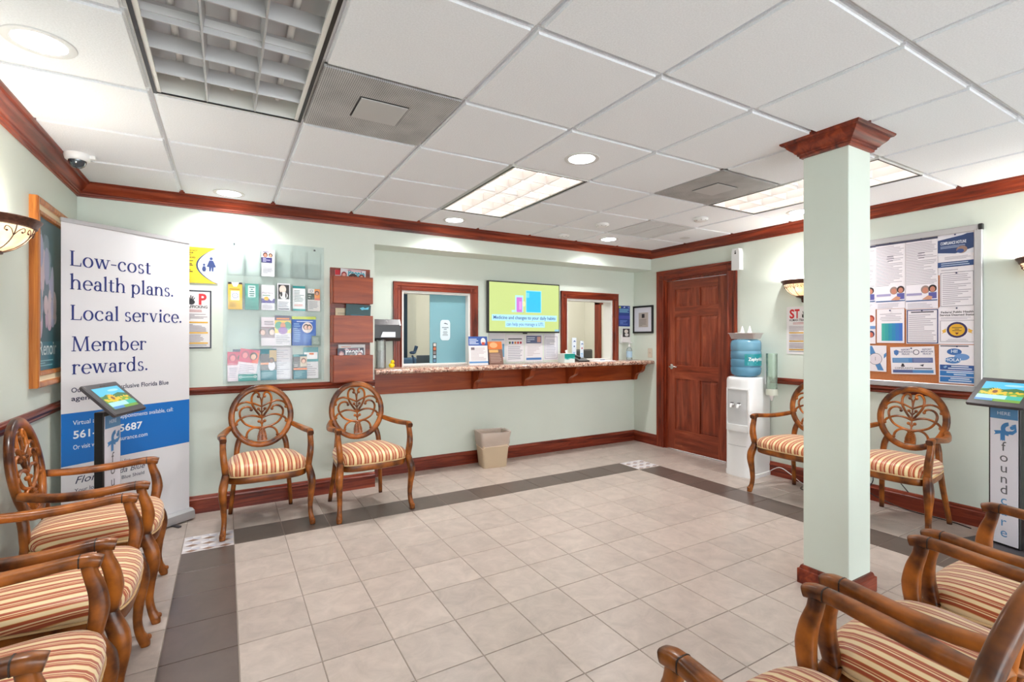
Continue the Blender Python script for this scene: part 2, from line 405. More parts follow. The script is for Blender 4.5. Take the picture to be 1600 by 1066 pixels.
# ---- walls
def wall(name, boxes):
    mb = MB()
    for b in boxes: mb.box(*b)
    return struct(name, mb, M_WALL)
ZT = 2.60
wall('wall_left', [(XL - .12, XL, YR - .12, 4.95, -.05, ZT)])
W1, W2, WZ = (1.515, 2.270), (3.55, 4.280), (1.03, 1.825)
wall('wall_back', [(XL, AX, YF, 4.93, -.05, ZT)])
wall('wall_soffit', [(AX, XR, YF, YA, 2.205, ZT)])
wall('wall_alcove', [(AX, XR, YA, 4.93, -.05, WZ[0]), (AX, XR, YA, 4.93, WZ[1], ZT),
                   (AX, W1[0], YA, 4.93, WZ[0], WZ[1]), (W1[1], W2[0], YA, 4.93, WZ[0], WZ[1]), (W2[1], XR, YA, 4.93, WZ[0], WZ[1])])
wall('wall_right', [(XR, XR + .14, YR - .12, DOOR[0], -.05, ZT), (XR, XR + .14, DOOR[1], 4.93, -.05, ZT), (XR, XR + .14, DOOR[0], DOOR[1], DOOR[2], ZT)])
wall('wall_rear', [(XL, XR, YR - .12, YR, -.05, .35), (XL, XR, YR - .12, YR, 2.3, ZT), (XL, XL + .3, YR - .12, YR, .35, 2.3), (XR - .3, XR, YR - .12, YR, .35, 2.3), (1.7, 2.0, YR - .12, YR, .35, 2.3)])  # unseen rear wall; its openings are added so daylight fills the room
for k, (a, b) in enumerate(((XL + .3, 1.7), (2.0, XR - .3))):
    mb = MB()
    for q in ((a, b, .35, .41), (a, b, 2.24, 2.3), (a, a + .06, .41, 2.24), (b - .06, b, .41, 2.24), ((a + b) / 2 - .025, (a + b) / 2 + .025, .41, 2.24)): mb.box(q[0], q[1], YR - .09, YR - .02, q[2], q[3], .004)
    struct('window_%d' % (k + 3), mb, M_WHITE)  # frames of the made-up rear windows, never in view

# ---- ceiling: slab, grid runners, single tegular tiles
ce = struct('ceiling', MB().box(XL, XR, YR, YF, ZC + .12, ZC + .2), M_WHITE)
CXE = [XL, -.283, .330, .944, 1.557, 2.171, 2.784, 3.398, 4.010, XR]
CYE = [YR, -2.847, -2.234, -1.621, -1.008, -.395, .218, .831, 1.444, 2.057, 2.67, 3.283, 3.896, YF]
for x in CXE[1:-1]: MB().box(x - .012, x + .012, YR, YF, ZC + .021, ZC + .05).build('grid_runner', M_GRID, ce)
for y in CYE[1:-1]: MB().box(XL, XR, y - .012, y + .012, ZC + .0212, ZC + .05).build('grid_runner', M_GRID, ce)
def ctile(w, h, hole=None):
    key = ('c', round(w, 3), round(h, 3), hole)
    if key in TMESH: return TMESH[key]
    mb = MB(); a, c = w / 2, h / 2
    ringz = [(.0025, .030), (.0025, .0205), (.010, .0205), (.010, .010), (.017, .010), (.018, 0)]
    vs = []
    for g, z in ringz: vs += [(-a + g, -c + g, z), (a - g, -c + g, z), (a - g, c - g, z), (-a + g, c - g, z)]
    fs = [(4 * k + i, 4 * k + (i + 1) % 4, 4 * k + 4 + (i + 1) % 4, 4 * k + 4 + i) for k in range(len(ringz) - 1) for i in range(4)]
    n = len(vs)
    if hole is None: fs.append((n - 4, n - 3, n - 2, n - 1))
    else:
        hx, hy, hr = hole; K = 32; g = .018; ia, ic = a - g, c - g; outer = []
        for q in range(K):
            t = 2 * PI * (q + .5) / K; dx, dy = math.cos(t), math.sin(t)
            k = min((ia - hx if dx > 0 else ia + hx) / abs(dx), (ic - hy if dy > 0 else ic + hy) / abs(dy))
            outer.append((hx + dx * k, hy + dy * k, 0))
        for q in range(K): t = 2 * PI * (q + .5) / K; vs.append(outer[q])
        for q in range(K): t = 2 * PI * (q + .5) / K; vs.append((hx + hr * math.cos(t), hy + hr * math.sin(t), 0))
        for q in range(K):
            r = (q + 1) % K; fs.append((n + q, n + r, n + K + r, n + K + q))
        # corner wedges
        cor = {(1, 1): n - 2, (-1, 1): n - 1, (-1, -1): n - 4, (1, -1): n - 3}
        for q in range(K):
            r = (q + 1) % K; p, w_ = outer[q], outer[r]
            if abs(p[0] - w_[0]) > 1e-6 and abs(p[1] - w_[1]) > 1e-6:
                sx = 1 if max(p[0], w_[0]) > ia - 1e-6 else -1; sy = 1 if max(p[1], w_[1]) > ic - 1e-6 else -1
                fs.append((n + q, cor[(sx, sy)], n + r))
    me = mb.add(vs, fs).mesh('ceiling_tile'); me.materials.append(M_CEIL); TMESH[key] = me
    return me
DOWN = [on_z(*p, ZC) for p in ((62, 66), (358, 302), (909, 248), (710, 344), (951, 374), (1250, 331))]
TROFFERS = [(0, 5), (3, 7), (6, 5)]; skip = {(1, 7), (1, 6), (4, 8), (4, 9), (7, 6), (7, 5)}      # by grid cell
cells_t = {}
def cell(x, y):
    i = max(k for k in range(len(CXE) - 1) if CXE[k] <= x); j = max(k for k in range(len(CYE) - 1) if CYE[k] <= y); return i, j
troff = [(-.283, 1.444), (1.557, 2.67), (3.398, 1.444)]; vents = [(.330, 2.057), (2.784, 2.057)]; grille = (3.398, 3.283)
used = set()
for x, y in troff: i, j = cell(x + .01, y + .01); used |= {(i, j), (i, j + 1)}
for x, y in vents + [grille]: used.add(cell(x + .01, y + .01))
for i in range(len(CXE) - 1):
    for j in range(len(CYE) - 1):
        if (i, j) in used: continue
        x0, x1, y0, y1 = CXE[i], CXE[i + 1], CYE[j], CYE[j + 1]; hole = None
        for d in DOWN:
            if x0 < d.x < x1 and y0 < d.y < y1:
                d.x = min(max(d.x, x0 + .13), x1 - .13); d.y = min(max(d.y, y0 + .13), y1 - .13)
                hole = (round(d.x - (x0 + x1) / 2, 3), round(d.y - (y0 + y1) / 2, 3), .083)
        o = bpy.data.objects.new('ceiling_tile', ctile(x1 - x0, y1 - y0, hole)); COL.objects.link(o); o.parent = ce
        o.location = ((x0 + x1) / 2, (y0 + y1) / 2, ZC)

# ---- crown moulding, chair rail, baseboards
CROWN = [(0, -.094), (.013, -.094), (.015, -.083), (.022, -.080), (.023, -.071), (.030, -.068), (.036, -.058), (.050, -.045), (.060, -.034), (.066, -.020), (.072, -.017), (.078, -.016), (.085, -.008), (.085, .020), (0, .020)]
def run(name, prof, axis, at, sgn, a0, a1, z, m, smooth=30):
    mb = MB()
    if axis == 'Y': mb.prism([(at + sgn * d, z + h) for d, h in prof], 'Y', a0, a1)
    else: mb.prism([(at + sgn * d, z + h) for d, h in prof], 'X', a0, a1)
    return struct(name, mb, m, smooth)
run('trim_1', CROWN, 'Y', XL, 1, YR, YF, ZC, mahog('Y'))
run('trim_2', CROWN, 'X', YF, -1, XL, XR, ZC, mahog('X'))
run('trim_3', CROWN, 'Y', XR, -1, YR, YF, ZC, mahog('Y'))
RAIL = [(0, 0), (.012, 0), (.016, .008), (.014, .016), (.020, .022), (.026, .034), (.022, .046), (.014, .050), (.012, .058), (0, .058)]
run('trim_4', RAIL, 'Y', XL, 1, YR, YF, .905, mahog('Y'))
run('trim_5', RAIL, 'X', YF, -1, XL, AX, .912, mahog('X'))
run('trim_6', RAIL, 'Y', XR, -1, YR, 3.285, .905, mahog('Y'))
BASE = [(0, 0), (.020, 0), (.020, .095), (.024, .100), (.024, .106), (.018, .112), (.016, .122), (.009, .131), (0, .134)]
MBY = wood('baseboard', (64, 20, 14), (122, 46, 28), (158, 74, 48), 'Y', across=26, dist=1.6)
run('baseboard_left', BASE, 'Y', XL, 1, YR, YF, 0, MBY)
run('baseboard_back', BASE, 'X', YF, -1, XL, AX, 0, M_BASE)
run('baseboard_alcove', BASE, 'X', YA, -1, AX, XR, 0, M_BASE)
run('baseboard_right', BASE, 'Y', XR, -1, YR, 3.285, 0, MBY)
run('baseboard_doorside', BASE, 'Y', XR, -1, 4.395, YA, 0, MBY)

# ---- door with casing
CAS = [(0, 0), (.022, 0), (.024, .012), (.017, .020), (.017, .050), (.021, .058), (.021, .085), (.026, .092), (.026, .112), (0, .112)]
mb = MB()
y0, y1, zt = DOOR[0], DOOR[1], DOOR[2]
casing = struct('trim_7', MB().prism([(XR - d, y1 + h) for d, h in [(p, q) for p, q in CAS]], 'Z', 0, zt + .112), mahog('Z'), 30)
struct('trim_8', MB().prism([(XR - d, y0 - h) for d, h in CAS], 'Z', 0, zt + .112), mahog('Z'), 30)
struct('trim_9', MB().prism([(XR - d - .001, zt + h) for d, h in CAS], 'Y', y0 - .112, y1 + .112), mahog('Y'), 30)
jm = MB().box(XR, XR + .14, y1 - .02, y1, 0, zt).box(XR, XR + .14, y0, y0 + .02, 0, zt).box(XR, XR + .14, y0 + .02, y1 - .02, zt - .02, zt).box(XR + .07, XR + .085, y1 - .032, y1 - .02, 0, zt - .02)
struct('trim_10', jm, mahog('Z'))
dr = bpy.data.objects.new('door_1', None); COL.objects.link(dr); dr['kind'] = 'structure'; dr.location = (XR + .022, 0, 0)
a, b, h0, h1 = y0 + .023, y1 - .023, .008, zt - .023
T = .04; st, mid = .115, .115
ym = (a + b) / 2
MB().box(.012, T, a, b, h0, h1).build('door_core', mahog_door('Z'), dr)
def rail(nm, p0, p1, q0, q1, ax): MB().box(0, .013, p0, p1, q0, q1).build(nm, mahog_door(ax), dr)
zr = [h0, h0 + .24, .86, 1.02, 1.60, 1.72, 1.93, h1]
for p, q in ((a, a + st), (b - st, b)): rail('stile', p, q, h0, h1, 'Z')
for q0, q1 in ((zr[0], zr[1]), (zr[2], zr[3]), (zr[4], zr[5]), (zr[6], zr[7])): rail('rail', a + st, b - st, q0, q1, 'Y')
for q0, q1 in ((zr[1], zr[2]), (zr[3], zr[4]), (zr[5], zr[6])):
    rail('mullion', ym - mid / 2, ym + mid / 2, q0, q1, 'Z')
    for p0, p1 in ((a + st, ym - mid / 2), (ym + mid / 2, b - st)):
        vs = []
        for g, x in ((.004, .012), (.012, .0105), (.040, .004), (.046, .004)):
            vs += [(x, p0 + g, q0 + g), (x, p1 - g, q0 + g), (x, p1 - g, q1 - g), (x, p0 + g, q1 - g)]
        fs = [(4 * k + i, 4 * k + (i + 1) % 4, 4 * k + 4 + (i + 1) % 4, 4 * k + 4 + i) for k in range(3) for i in range(4)] + [(12, 13, 14, 15)]
        MB().add(vs, fs).build('panel', mahog_door('Z'), dr)
M_CHROME = mat('chrome', (206, 202, 200), .18, 1)
hz = 1.0; hy = b - .07
mb = MB().lathe([(0, 0), (.03, 0), (.03, .008), (.012, .012), (.011, .045), (0, .045)], 20, M=Matrix.Translation((0, hy, hz)) @ Matrix.Rotation(-PI / 2, 4, 'Y'))
mb.tube([(-.043, hy, hz), (-.05, hy - .03, hz + .003), (-.048, hy - .12, hz)], [.012, .011, .008], 10)
mb.build('door_handle', M_CHROME, dr, 40)
mb = MB()
for z in (.25, 1.05, 1.85): mb.box(-.004, .012, a - .008, a + .004, z - .045, z + .045, .002)
mb.build('hinge', M_CHROME, dr)

# ---- pass-through windows in the alcove
for k, (wx0, wx1) in enumerate((W1, W2)):
    w = bpy.data.objects.new('window_%d' % (k + 1), None); COL.objects.link(w); w['kind'] = 'structure'
    C2 = [(0, 0), (.020, 0), (.022, .010), (.015, .018), (.015, .040), (.020, .048), (.020, .066), (.025, .072), (.025, .086), (0, .086)]
    zb, z2 = 1.062, WZ[1]
    MB().prism([(wx0 - h, YA - d) for d, h in C2], 'Z', zb, z2 + .086).build('casing', mahog('Z'), w, 30)
    MB().prism([(wx1 + h, YA - d) for d, h in C2], 'Z', zb, z2 + .086).build('casing', mahog('Z'), w, 30)
    MB().prism([(YA - d - .001, z2 + h) for d, h in C2], 'X', wx0 - .086, wx1 + .086).build('casing', mahog('X'), w, 30)
    J = MB().box(wx0, wx0 + .022, YA - .004, 4.95, zb, z2).box(wx1 - .022, wx1, YA - .004, 4.95, zb, z2).box(wx0 + .022, wx1 - .022, YA - .004, 4.95, z2 - .022, z2)
    J.build('jamb', M_WHITE, w)
    MB().box(wx0 + .022, wx1 - .022, YA + .02, YA + .115, zb, zb + .022, .003).build('track', M_WHITE, w)
    MB().box(wx0, wx1, YA, 4.96, WZ[0], zb).build('granite_sill', M_GRANITE, w)
    if k == 0:
        p0, p1 = on_y(671.5, 500, 4.87).x, wx1 - .022
        MB().box(p0, p1, 4.868, 4.874, zb + .022, z2 - .022).build('sliding_pane', clear('teal_tinted_glass', (.50, .74, .80), alpha=.62, rgb=(150, 200, 214)), w)
struct('wall_office_back', MB().box(.6, 6.4, 6.8, 6.9, -.05, ZT), mat('office_cream', (226, 224, 212), .6))
struct('wall_office_left', MB().box(1.2, 1.3, 4.93, 6.8, -.05, ZT).box(1.3, 2.28, 6.55, 6.8, -.05, ZT), MATS['office_cream'])
struct('wall_office_right', MB().box(5.43, 5.53, 4.93, 6.8, -.05, ZT), MATS['office_cream'])
struct('wall_office_front', MB().box(XR + .14, 5.53, 4.83, 4.93, -.05, ZT), MATS['office_cream'])
struct('floor_office', MB().box(XR + .1, 5.53, 4.83, 6.9, -.1, -.003), M_GROUT)
struct('ceiling_office', MB().box(1.2, 5.53, 4.93, 6.9, 2.5, ZT), M_WHITE)
oc = struct('trim_11', MB().box(5.40, 5.43, 6.35, 6.50, 0, 1.98, .004).box(5.40, 5.43, 5.5, 6.5, 1.90, 1.98, .004), mahog('Z'))
for x in (3.1, 4.6):  # unseen panels, added to brighten the office behind the pass-through windows
    t = thing('office_fill_panel', 'unseen white ceiling panel added to light the office behind the windows', 'light', (x, 5.85, 2.5), 0, 'added office fill panels')
    MB().box(-.3, .3, -.3, .3, -.02, 0, .003).build('panel_frame', M_WHITE, t)
    MB().box(-.27, .27, -.27, .27, -.022, -.0205).build('panel_lens', emit('office_fill_lens', (255, 252, 244), OFFICE_W / 6), t)

# ================================================================== CEILING FIXTURES
def downlight(p, label):
    t = thing('recessed_downlight', label, 'light', (p.x, p.y, ZC), 0, 'recessed downlights')
    MB().lathe([(.078, .004), (.078, -.003), (.090, -.006), (.104, -.004), (.106, 0), (.083, 0)], 32).build('trim_ring', M_GRID, t, 40)
    MB().lathe([(.079, .002), (.066, .055)], 32).build('reflector_cone', mat('reflector_white', (240, 244, 248), .25), t, 60)
    MB().lathe([(0, .054), (.066, .054)], 32).build('lens', emit('downlight_lens', (255, 253, 250), 14), t)
    ld = bpy.data.lights.new('downlight_lamp', 'AREA'); ld.shape = 'DISK'; ld.size = .12; ld.energy = DOWN_W; ld.spread = R(150); ld.color = (1, .985, .96)
    lo = bpy.data.objects.new('downlight_lamp', ld); COL.objects.link(lo); lo.parent = t; lo.location = (0, 0, .05)
for p, l in zip(DOWN, ('recessed downlight in the tile beside the unlit louvred fixture', 'recessed downlight above the clear brochure rack', 'recessed downlight at the end of the lit fixture before the wall windows',
                       'recessed downlight above the wall television', 'recessed downlight in the corner above the wooden door', 'recessed downlight behind the pillar near the bulletin board wall')): downlight(p, l)
def troffer(x, y, lit, label):
    t = thing('louvred_troffer', label, 'light', (x + .3065, y + .613, ZC), 0, 'louvred ceiling troffers')
    hx, hy, D = .29, .597, .095
    mb = MB()
    for q in ((-hx - .012, -hx, -hy - .012, hy + .012), (hx, hx + .012, -hy - .012, hy + .012)): mb.box(q[0], q[1], q[2], q[3], -.002, D + .02)
    for q in ((-hx, hx, -hy - .012, -hy), (-hx, hx, hy, hy + .012)): mb.box(q[0], q[1], q[2], q[3], -.002, D + .02)
    mb.build('housing', M_WHITE, t)
    gb = M_BLACK
    for s in (-1, 1):
        MB().box(s * (hx + .003) - .007, s * (hx + .003) + .007, -hy - .01, hy + .01, -.0035, .004).build('shadow_gap', gb, t)
    MB().box(-hx - .01, hx + .01, hy - .003, hy + .003, -.0033, .003).build('shadow_gap', gb, t)
    MB().box(-hx - .01, hx + .01, -hy - .003, -hy + .003, -.0033, .003).build('shadow_gap', gb, t)
    if lit: MB().box(-hx, hx, -hy, hy, D, D + .004).build('diffuser', emit('troffer_glow', (255, 236, 226), TROFFER_E), t)
    else:
        MB().box(-hx, hx, -hy, hy, D, D + .004).build('reflector', mat('troffer_reflector', (205, 205, 208), .25, .3), t)
        for q in (-.19, 0, .19): MB().tube([(q, -hy + .03, D - .018), (q, hy - .03, D - .018)], .013, 10).build('lamp_tube', mat('unlit_tube', (238, 238, 238), .2), t, 40)
    bm_ = mat('louvre_blade', (226, 224, 222), .35, .1) if lit else mat('louvre_blade_unlit', (186, 186, 188), .3, .15)  # light put into the blade colour: paler when lit, greyer when off
    fr = [(-hx, -hx + .02), (hx - .02, hx)]
    for q in fr: MB().box(q[0], q[1], -hy, hy, 0, .012).build('inner_rail', M_WHITE, t)
    for k in (-1, 1):
        c = k * hx / 3
        MB().prism([(c - .003, .001), (c + .003, .001), (c + .011, .062), (c - .011, .062)], 'Y', -hy, hy).build('louvre_blade', bm_, t)
    for k in range(1, 6):
        c = -hy + 2 * hy * k / 6
        MB().prism([(c - .003, .002), (c + .003, .002), (c + .014, .058), (c - .014, .058)], 'X', -hx, hx).build('louvre_blade', bm_, t)
troffer(*troff[0], False, 'large unlit louvred ceiling light with grey reflector next to a round vent panel')
troffer(*troff[1], True, 'lit louvred ceiling light with warm glow before the wall television')
troffer(*troff[2], True, 'lit louvred ceiling light with warm glow passing behind the pillar')
def perforated(): 
    m, N, L, b = bsdf('perforated_diffuser'); tc = N.new('ShaderNodeTexCoord'); sp = N.new('ShaderNodeSeparateXYZ'); L.new(tc.outputs['Object'], sp.inputs[0])
    outs = []
    for ax in 'XY':
        a = N.new('ShaderNodeMath'); a.operation = 'MULTIPLY'; a.inputs[1].default_value = 2 * PI / .0085; L.new(sp.outputs[ax], a.inputs[0])
        s_ = N.new('ShaderNodeMath'); s_.operation = 'SINE'; L.new(a.outputs[0], s_.inputs[0]); outs.append(s_)
    ml = N.new('ShaderNodeMath'); ml.operation = 'ADD'; L.new(outs[0].outputs[0], ml.inputs[0]); L.new(outs[1].outputs[0], ml.inputs[1])
    r = N.new('ShaderNodeValToRGB'); r.color_ramp.elements[0].position = .35; r.color_ramp.elements[0].color = lin((196, 196, 196)); r.color_ramp.elements[1].position = .75; r.color_ramp.elements[1].color = lin((92, 92, 94))
    L.new(ml.outputs[0], r.inputs['Fac']); 
    n = N.new('ShaderNodeTexNoise'); n.inputs['Scale'].default_value = 6; L.new(tc.outputs['Object'], n.inputs['Vector'])
    r2 = N.new('ShaderNodeValToRGB'); r2.color_ramp.elements[0].position = .3; r2.color_ramp.elements[0].color = (.62, .62, .62, 1); r2.color_ramp.elements[1].position = .6; r2.color_ramp.elements[1].color = (1, 1, 1, 1); L.new(n.outputs['Fac'], r2.inputs['Fac'])
    mx = N.new('ShaderNodeMixRGB'); mx.blend_type = 'MULTIPLY'; mx.inputs[0].default_value = .6; L.new(r.outputs[0], mx.inputs[1]); L.new(r2.outputs[0], mx.inputs[2])
    L.new(mx.outputs[0], b.inputs['Base Color']); b.inputs['Roughness'].default_value = .5; return m
M_PERF = perforated()
for (x, y), l in zip(vents, ('grey perforated air diffuser panel beside the unlit louvred light', 'grey perforated air diffuser panel touching the lit light behind the pillar')):
    t = thing('air_diffuser', l, 'vent', (x + .3065, y + .3065, ZC), 0, 'perforated air diffusers')
    vs = []; 
    for hlf, z in ((.298, .012), (.298, 0), (.288, -.001), (.118, .003), (.112, .008)): vs += [(-hlf, -hlf, z), (hlf, -hlf, z), (hlf, hlf, z), (-hlf, hlf, z)]
    MB().add(vs, [(4 * k + i, 4 * k + (i + 1) % 4, 4 * k + 4 + (i + 1) % 4, 4 * k + 4 + i) for k in range(4) for i in range(4)]).build('perforated_face', M_PERF, t)
    MB().box(-.108, .108, -.108, .108, -.002, .003, .001).build('centre_plate', mat('vent_plate', (188, 188, 188), .5), t)
    MB().box(-.115, .115, -.115, .115, .007, .010).build('duct_shadow', mat('duct_dark', (70, 70, 72), .6), t)
x, y = grille; t = thing('return_grille', 'plain pale slatted return air grille near the door corner', 'vent', (x + .306, y + .3065, ZC))
mb = MB()
for q in ((-.298, .298, -.298, -.27), (-.298, .298, .27, .298), (-.298, -.27, -.27, .27), (.27, .298, -.27, .27)): mb.box(q[0], q[1], q[2], q[3], 0, .012)
mb.build('grille_frame', M_GRID, t)
MB().box(-.27, .27, -.27, .27, .014, .018).build('grille_back', mat('grille_dark', (120, 120, 122), .6), t)
for k in range(18): MB().box(-.27, .27, -.262 + k * .0308, -.246 + k * .0308, .002, .012).build('slat', M_GRID, t)
MB().box(-.012, .012, -.27, .27, 0, .012).build('grille_bar', M_GRID, t)
for (u, v), l in zip(((941, 350), (1095, 341), (880, 367)), ('small white ceiling speaker box beside the return grille', 'small white ceiling box between the grille and the lit light', 'small white ceiling box close to the crown moulding above the television')):
    p = on_z(u, v, ZC); t = thing('ceiling_detector', l, 'detector', (p.x, p.y, ZC), 0, 'white ceiling detectors')
    MB().lathe([(0, 0), (.062, 0), (.066, -.006), (.060, -.02), (.048, -.028), (0, -.03)], 24).build('detector_cover', M_PLASTIC, t, 40)
    mb = MB()
    for k in range(8): a = 2 * PI * k / 8; mb.box(.048 * math.cos(a) - .006, .048 * math.cos(a) + .006, .048 * math.sin(a) - .006, .048 * math.sin(a) + .006, -.0265, -.018)
    mb.build('sensor_slot', mat('slot_grey', (120, 120, 122), .6), t)
p = on_z(1070, 372, ZC); tag(MB().lathe([(0, 0), (.055, 0), (.055, -.003), (0, -.004)], 24, (p.x, p.y, ZC)).build('round_ceiling_plate', M_GRID, None, 40), 'flat round white ceiling cap near the door corner crown moulding', 'cover')
p = on_z(121, 241, ZC); t = thing('dome_camera', 'white ceiling security camera with dark glass dome by the corner crown', 'camera', (p.x, p.y, ZC))
MB().lathe([(0, 0), (.062, 0), (.064, -.01), (.058, -.034), (.05, -.04), (.043, -.04)], 28).build('camera_housing', M_PLASTIC, t, 40)
MB().lathe([(.044, -.038), (.042, -.05), (.034, -.068), (.02, -.08), (0, -.084)], 28).build('dome', mat('dome_glass', (60, 70, 78), .06, .3, coat=1), t, 60)
MB().box(.055, .085, -.02, .02, -.022, 0, .004).build('cable_clip', M_PLASTIC, t)

# ================================================================== COLUMN
t = thing('support_column', 'square sage painted pillar with mahogany crown and base', 'column', (2.874, 1.426, 0))
MB().box(-.111, .111, -.115, .115, 0, ZC, .003).build('shaft', M_WALL, t)
def square_ring(prof, hx, hy, z, m, name, par):
    vs = []; k = len(prof)
    for d, h in prof: vs += [(-hx - d, -hy - d, z + h), (hx + d, -hy - d, z + h), (hx + d, hy + d, z + h), (-hx - d, hy + d, z + h)]
    fs = [(4 * q + i, 4 * q + (i + 1) % 4, 4 * q + 4 + (i + 1) % 4, 4 * q + 4 + i) for q in range(k - 1) for i in range(4)]
    return MB().add(vs, fs).build(name, m, par, 30)
square_ring([(.0, -.092)] + [(d * 1.0, h * .95) for d, h in CROWN[1:-1]] + [(0, .010)], .111, .115, ZC, mahog('X'), 'capital', t)
square_ring([(0, .10), (.008, .099), (.012, .090), (.014, .082), (.022, .078), (.022, .0), (0, 0)], .111, .115, 0, mahog('X'), 'plinth', t)

# ================================================================== ARMCHAIR
def make_chair(label):
    t = thing('oval_back_armchair', label, 'chair', group='oval-back armchairs with striped seats')
    wd = chair_wood(); wf = chair_wood(False)
    for s in (-1, 1):
        # front cabriole leg
        pts = [(s * .262, -.228, .425), (s * .266, -.235, .40), (s * .277, -.256, .345), (s * .281, -.263, .29), (s * .275, -.252, .20), (s * .272, -.247, .12), (s * .276, -.256, .06), (s * .282, -.270, .025), (s * .283, -.275, .0)]
        rr = [(.024, .022), (.026, .024), (.030, .027), (.027, .025), (.020, .019), (.0165, .016), (.017, .0165), (.021, .020), (.017, .017)]
        P = crom(pts, 4); K = len(P) - 1
        rad = [tuple(rr[min(int(i / 4), 8)][q] * (1 - (i % 4) / 4) + rr[min(int(i / 4) + 1, 8)][q] * ((i % 4) / 4) for q in (0, 1)) for i in range(K + 1)]
        lg = MB().tube(P, rad, 16, up=(0, 1, 0), sq=.62).build('front_leg', wd, t, 50)
        MB().ball((s * .2855, -.284, .034), .013, 10, sx=1.1).build('scroll_toe', wf, lg, 60)
        # arm post
        pts = [(s * .263, -.228, .42), (s * .266, -.236, .46), (s * .272, -.243, .51), (s * .277, -.237, .565), (s * .278, -.222, .615), (s * .277, -.215, .652)]
        rr = [(.022, .020), (.0235, .021), (.026, .021), (.023, .020), (.019, .019), (.019, .020)]
        P = crom(pts, 4)
        rad = [tuple(rr[min(i // 4, 5)][q] * (1 - (i % 4) / 4) + rr[min(i // 4 + 1, 5)][q] * ((i % 4) / 4) for q in (0, 1)) for i in range(len(P))]
        MB().tube(P, rad, 16, up=(0, 1, 0), sq=.55).build('arm_post', wd, t, 50)
        # arm rest
        pts = [(s * .277, -.248, .655), (s * .278, -.22, .662), (s * .279, -.19, .664), (s * .280, -.15, .662), (s * .281, -.08, .655), (s * .277, 0, .650), (s * .262, .09, .650), (s * .238, .17, .658), (s * .218, .215, .666)]
        rr = [(.017, .020), (.0195, .022), (.0185, .021), (.0175, .023), (.0175, .027), (.018, .027), (.018, .023), (.018, .018), (.017, .017)]
        P = crom(pts, 4)
        rad = [tuple(rr[min(i // 4, 8)][q] * (1 - (i % 4) / 4) + rr[min(i // 4 + 1, 8)][q] * ((i % 4) / 4) for q in (0, 1)) for i in range(len(P))]
        ar = MB().tube(P, rad, 16, up=(0, 0, 1), sq=.6).build('armrest', wd, t, 50)
        MB().tube([(s * .2785, -.196, .664), (s * .2785, -.1925, .664)], [(.0195, .0226)] * 2, 16, up=(0, 0, 1), sq=.6).build('carved_groove', mat('groove_dark', (38, 20, 12), .5), ar)
        # rear leg continuing up to the ring
        pts = [(s * .150, .228, .585), (s * .168, .212, .53), (s * .176, .205, .46), (s * .180, .205, .40), (s * .192, .225, .25), (s * .206, .255, .10), (s * .214, .272, 0)]
        P = crom(pts, 3); MB().tube(P, [.021 - .006 * (i / (len(P) - 1)) for i in range(len(P))], 12, up=(0, 1, 0), sq=.65).build('rear_leg', wd, t, 50)
    # seat frame and cushion: a rounded trapezoid plan
    def plan(g, n=48):
        out = []
        for i in range(n):
            a = 2 * PI * i / n; c, s_ = math.cos(a), math.sin(a); e = .42
            x = math.copysign(abs(c) ** e, c); y = math.copysign(abs(s_) ** e, s_)
            w = .272 - .036 * (y + 1) / 2 * 1.6
            out.append(((w + g) * x, -.025 + (.235 + g) * y - (.018 * (1 - x * x) if y < 0 else 0)))
        return out
    n = 48; vs = []; 
    for g, z in ((-.012, .352), (0, .358), (.004, .372), (.002, .395), (-.002, .405), (-.03, .407)): vs += [(x, y, z) for x, y in plan(g)]
    fs = [(k * n + i, k * n + (i + 1) % n, (k + 1) * n + (i + 1) % n, (k + 1) * n + i) for k in range(5) for i in range(n)] + [tuple(range(n))[::-1], tuple(range(5 * n, 6 * n))]
    MB().add(vs, fs).build('seat_rail', wd, t, 40)
    vs = []; prof = [(-.008, .400), (.002, .408), (.008, .422), (.009, .440), (.003, .458), (-.012, .473), (-.04, .486), (-.08, .495), (-.13, .501), (-.19, .504)]
    for g, z in prof: vs += [(x, y, z) for x, y in plan(g)]
    m = len(prof)
    fs = [(k * n + i, k * n + (i + 1) % n, (k + 1) * n + (i + 1) % n, (k + 1) * n + i) for k in range(m - 1) for i in range(n)] + [tuple(range((m - 1) * n, m * n))]
    cu = MB().add(vs, fs).build('seat_cushion', stripes(), t, 70)
    at = cu.data.attributes.new('across', 'FLOAT', 'POINT')
    for i, (x, y, z) in enumerate(vs):
        a = 2 * PI * (i % n) / n; side = min(1, max(0, (abs(math.cos(a)) - .55) / .3))
        at.data[i].value = x + math.copysign(side * max(0, .486 - z) * .9, x)
    MB().tube([(x, y, .406) for x, y in plan(.006)], .0045, 6, closed=True).build('welt_piping', mat('welt_cream', (222, 186, 138), .6), cu, 60)
    # oval back: ring and carved fretwork, leaning back
    bk = thing_part('oval_back', t)
    c0 = Vector((0, .238, .742)); tl = R(9)
    def B(u, v, d=0): return c0 + Vector((u, math.sin(tl) * v + math.cos(tl) * d, math.cos(tl) * v - math.sin(tl) * d))
    nrm = (B(0, 0, -1) - B(0, 0))
    ring = [B(.208 * math.cos(a), .222 * math.sin(a)) for a in [2 * PI * i / 40 for i in range(40)]]
    MB().tube(ring, [(.016, .022)] * 40, 16, closed=True, up=nrm, sq=.7).build('oval_rim', wd, bk, 60)
    fw = MB(); k = .19 / 335
    def S2(pts, r=.0086, mir=True, curl=None):
        for sg in ((1, -1) if mir else (1,)):
            P = crom([B(sg * (x - 540) * k, (470 - y) * k) for x, y in pts], 4)
            fw.tube(P, r, 6, up=nrm, flat=1.1)
            if curl: q = P[-1]; fw.ball(q, .0125, 8)
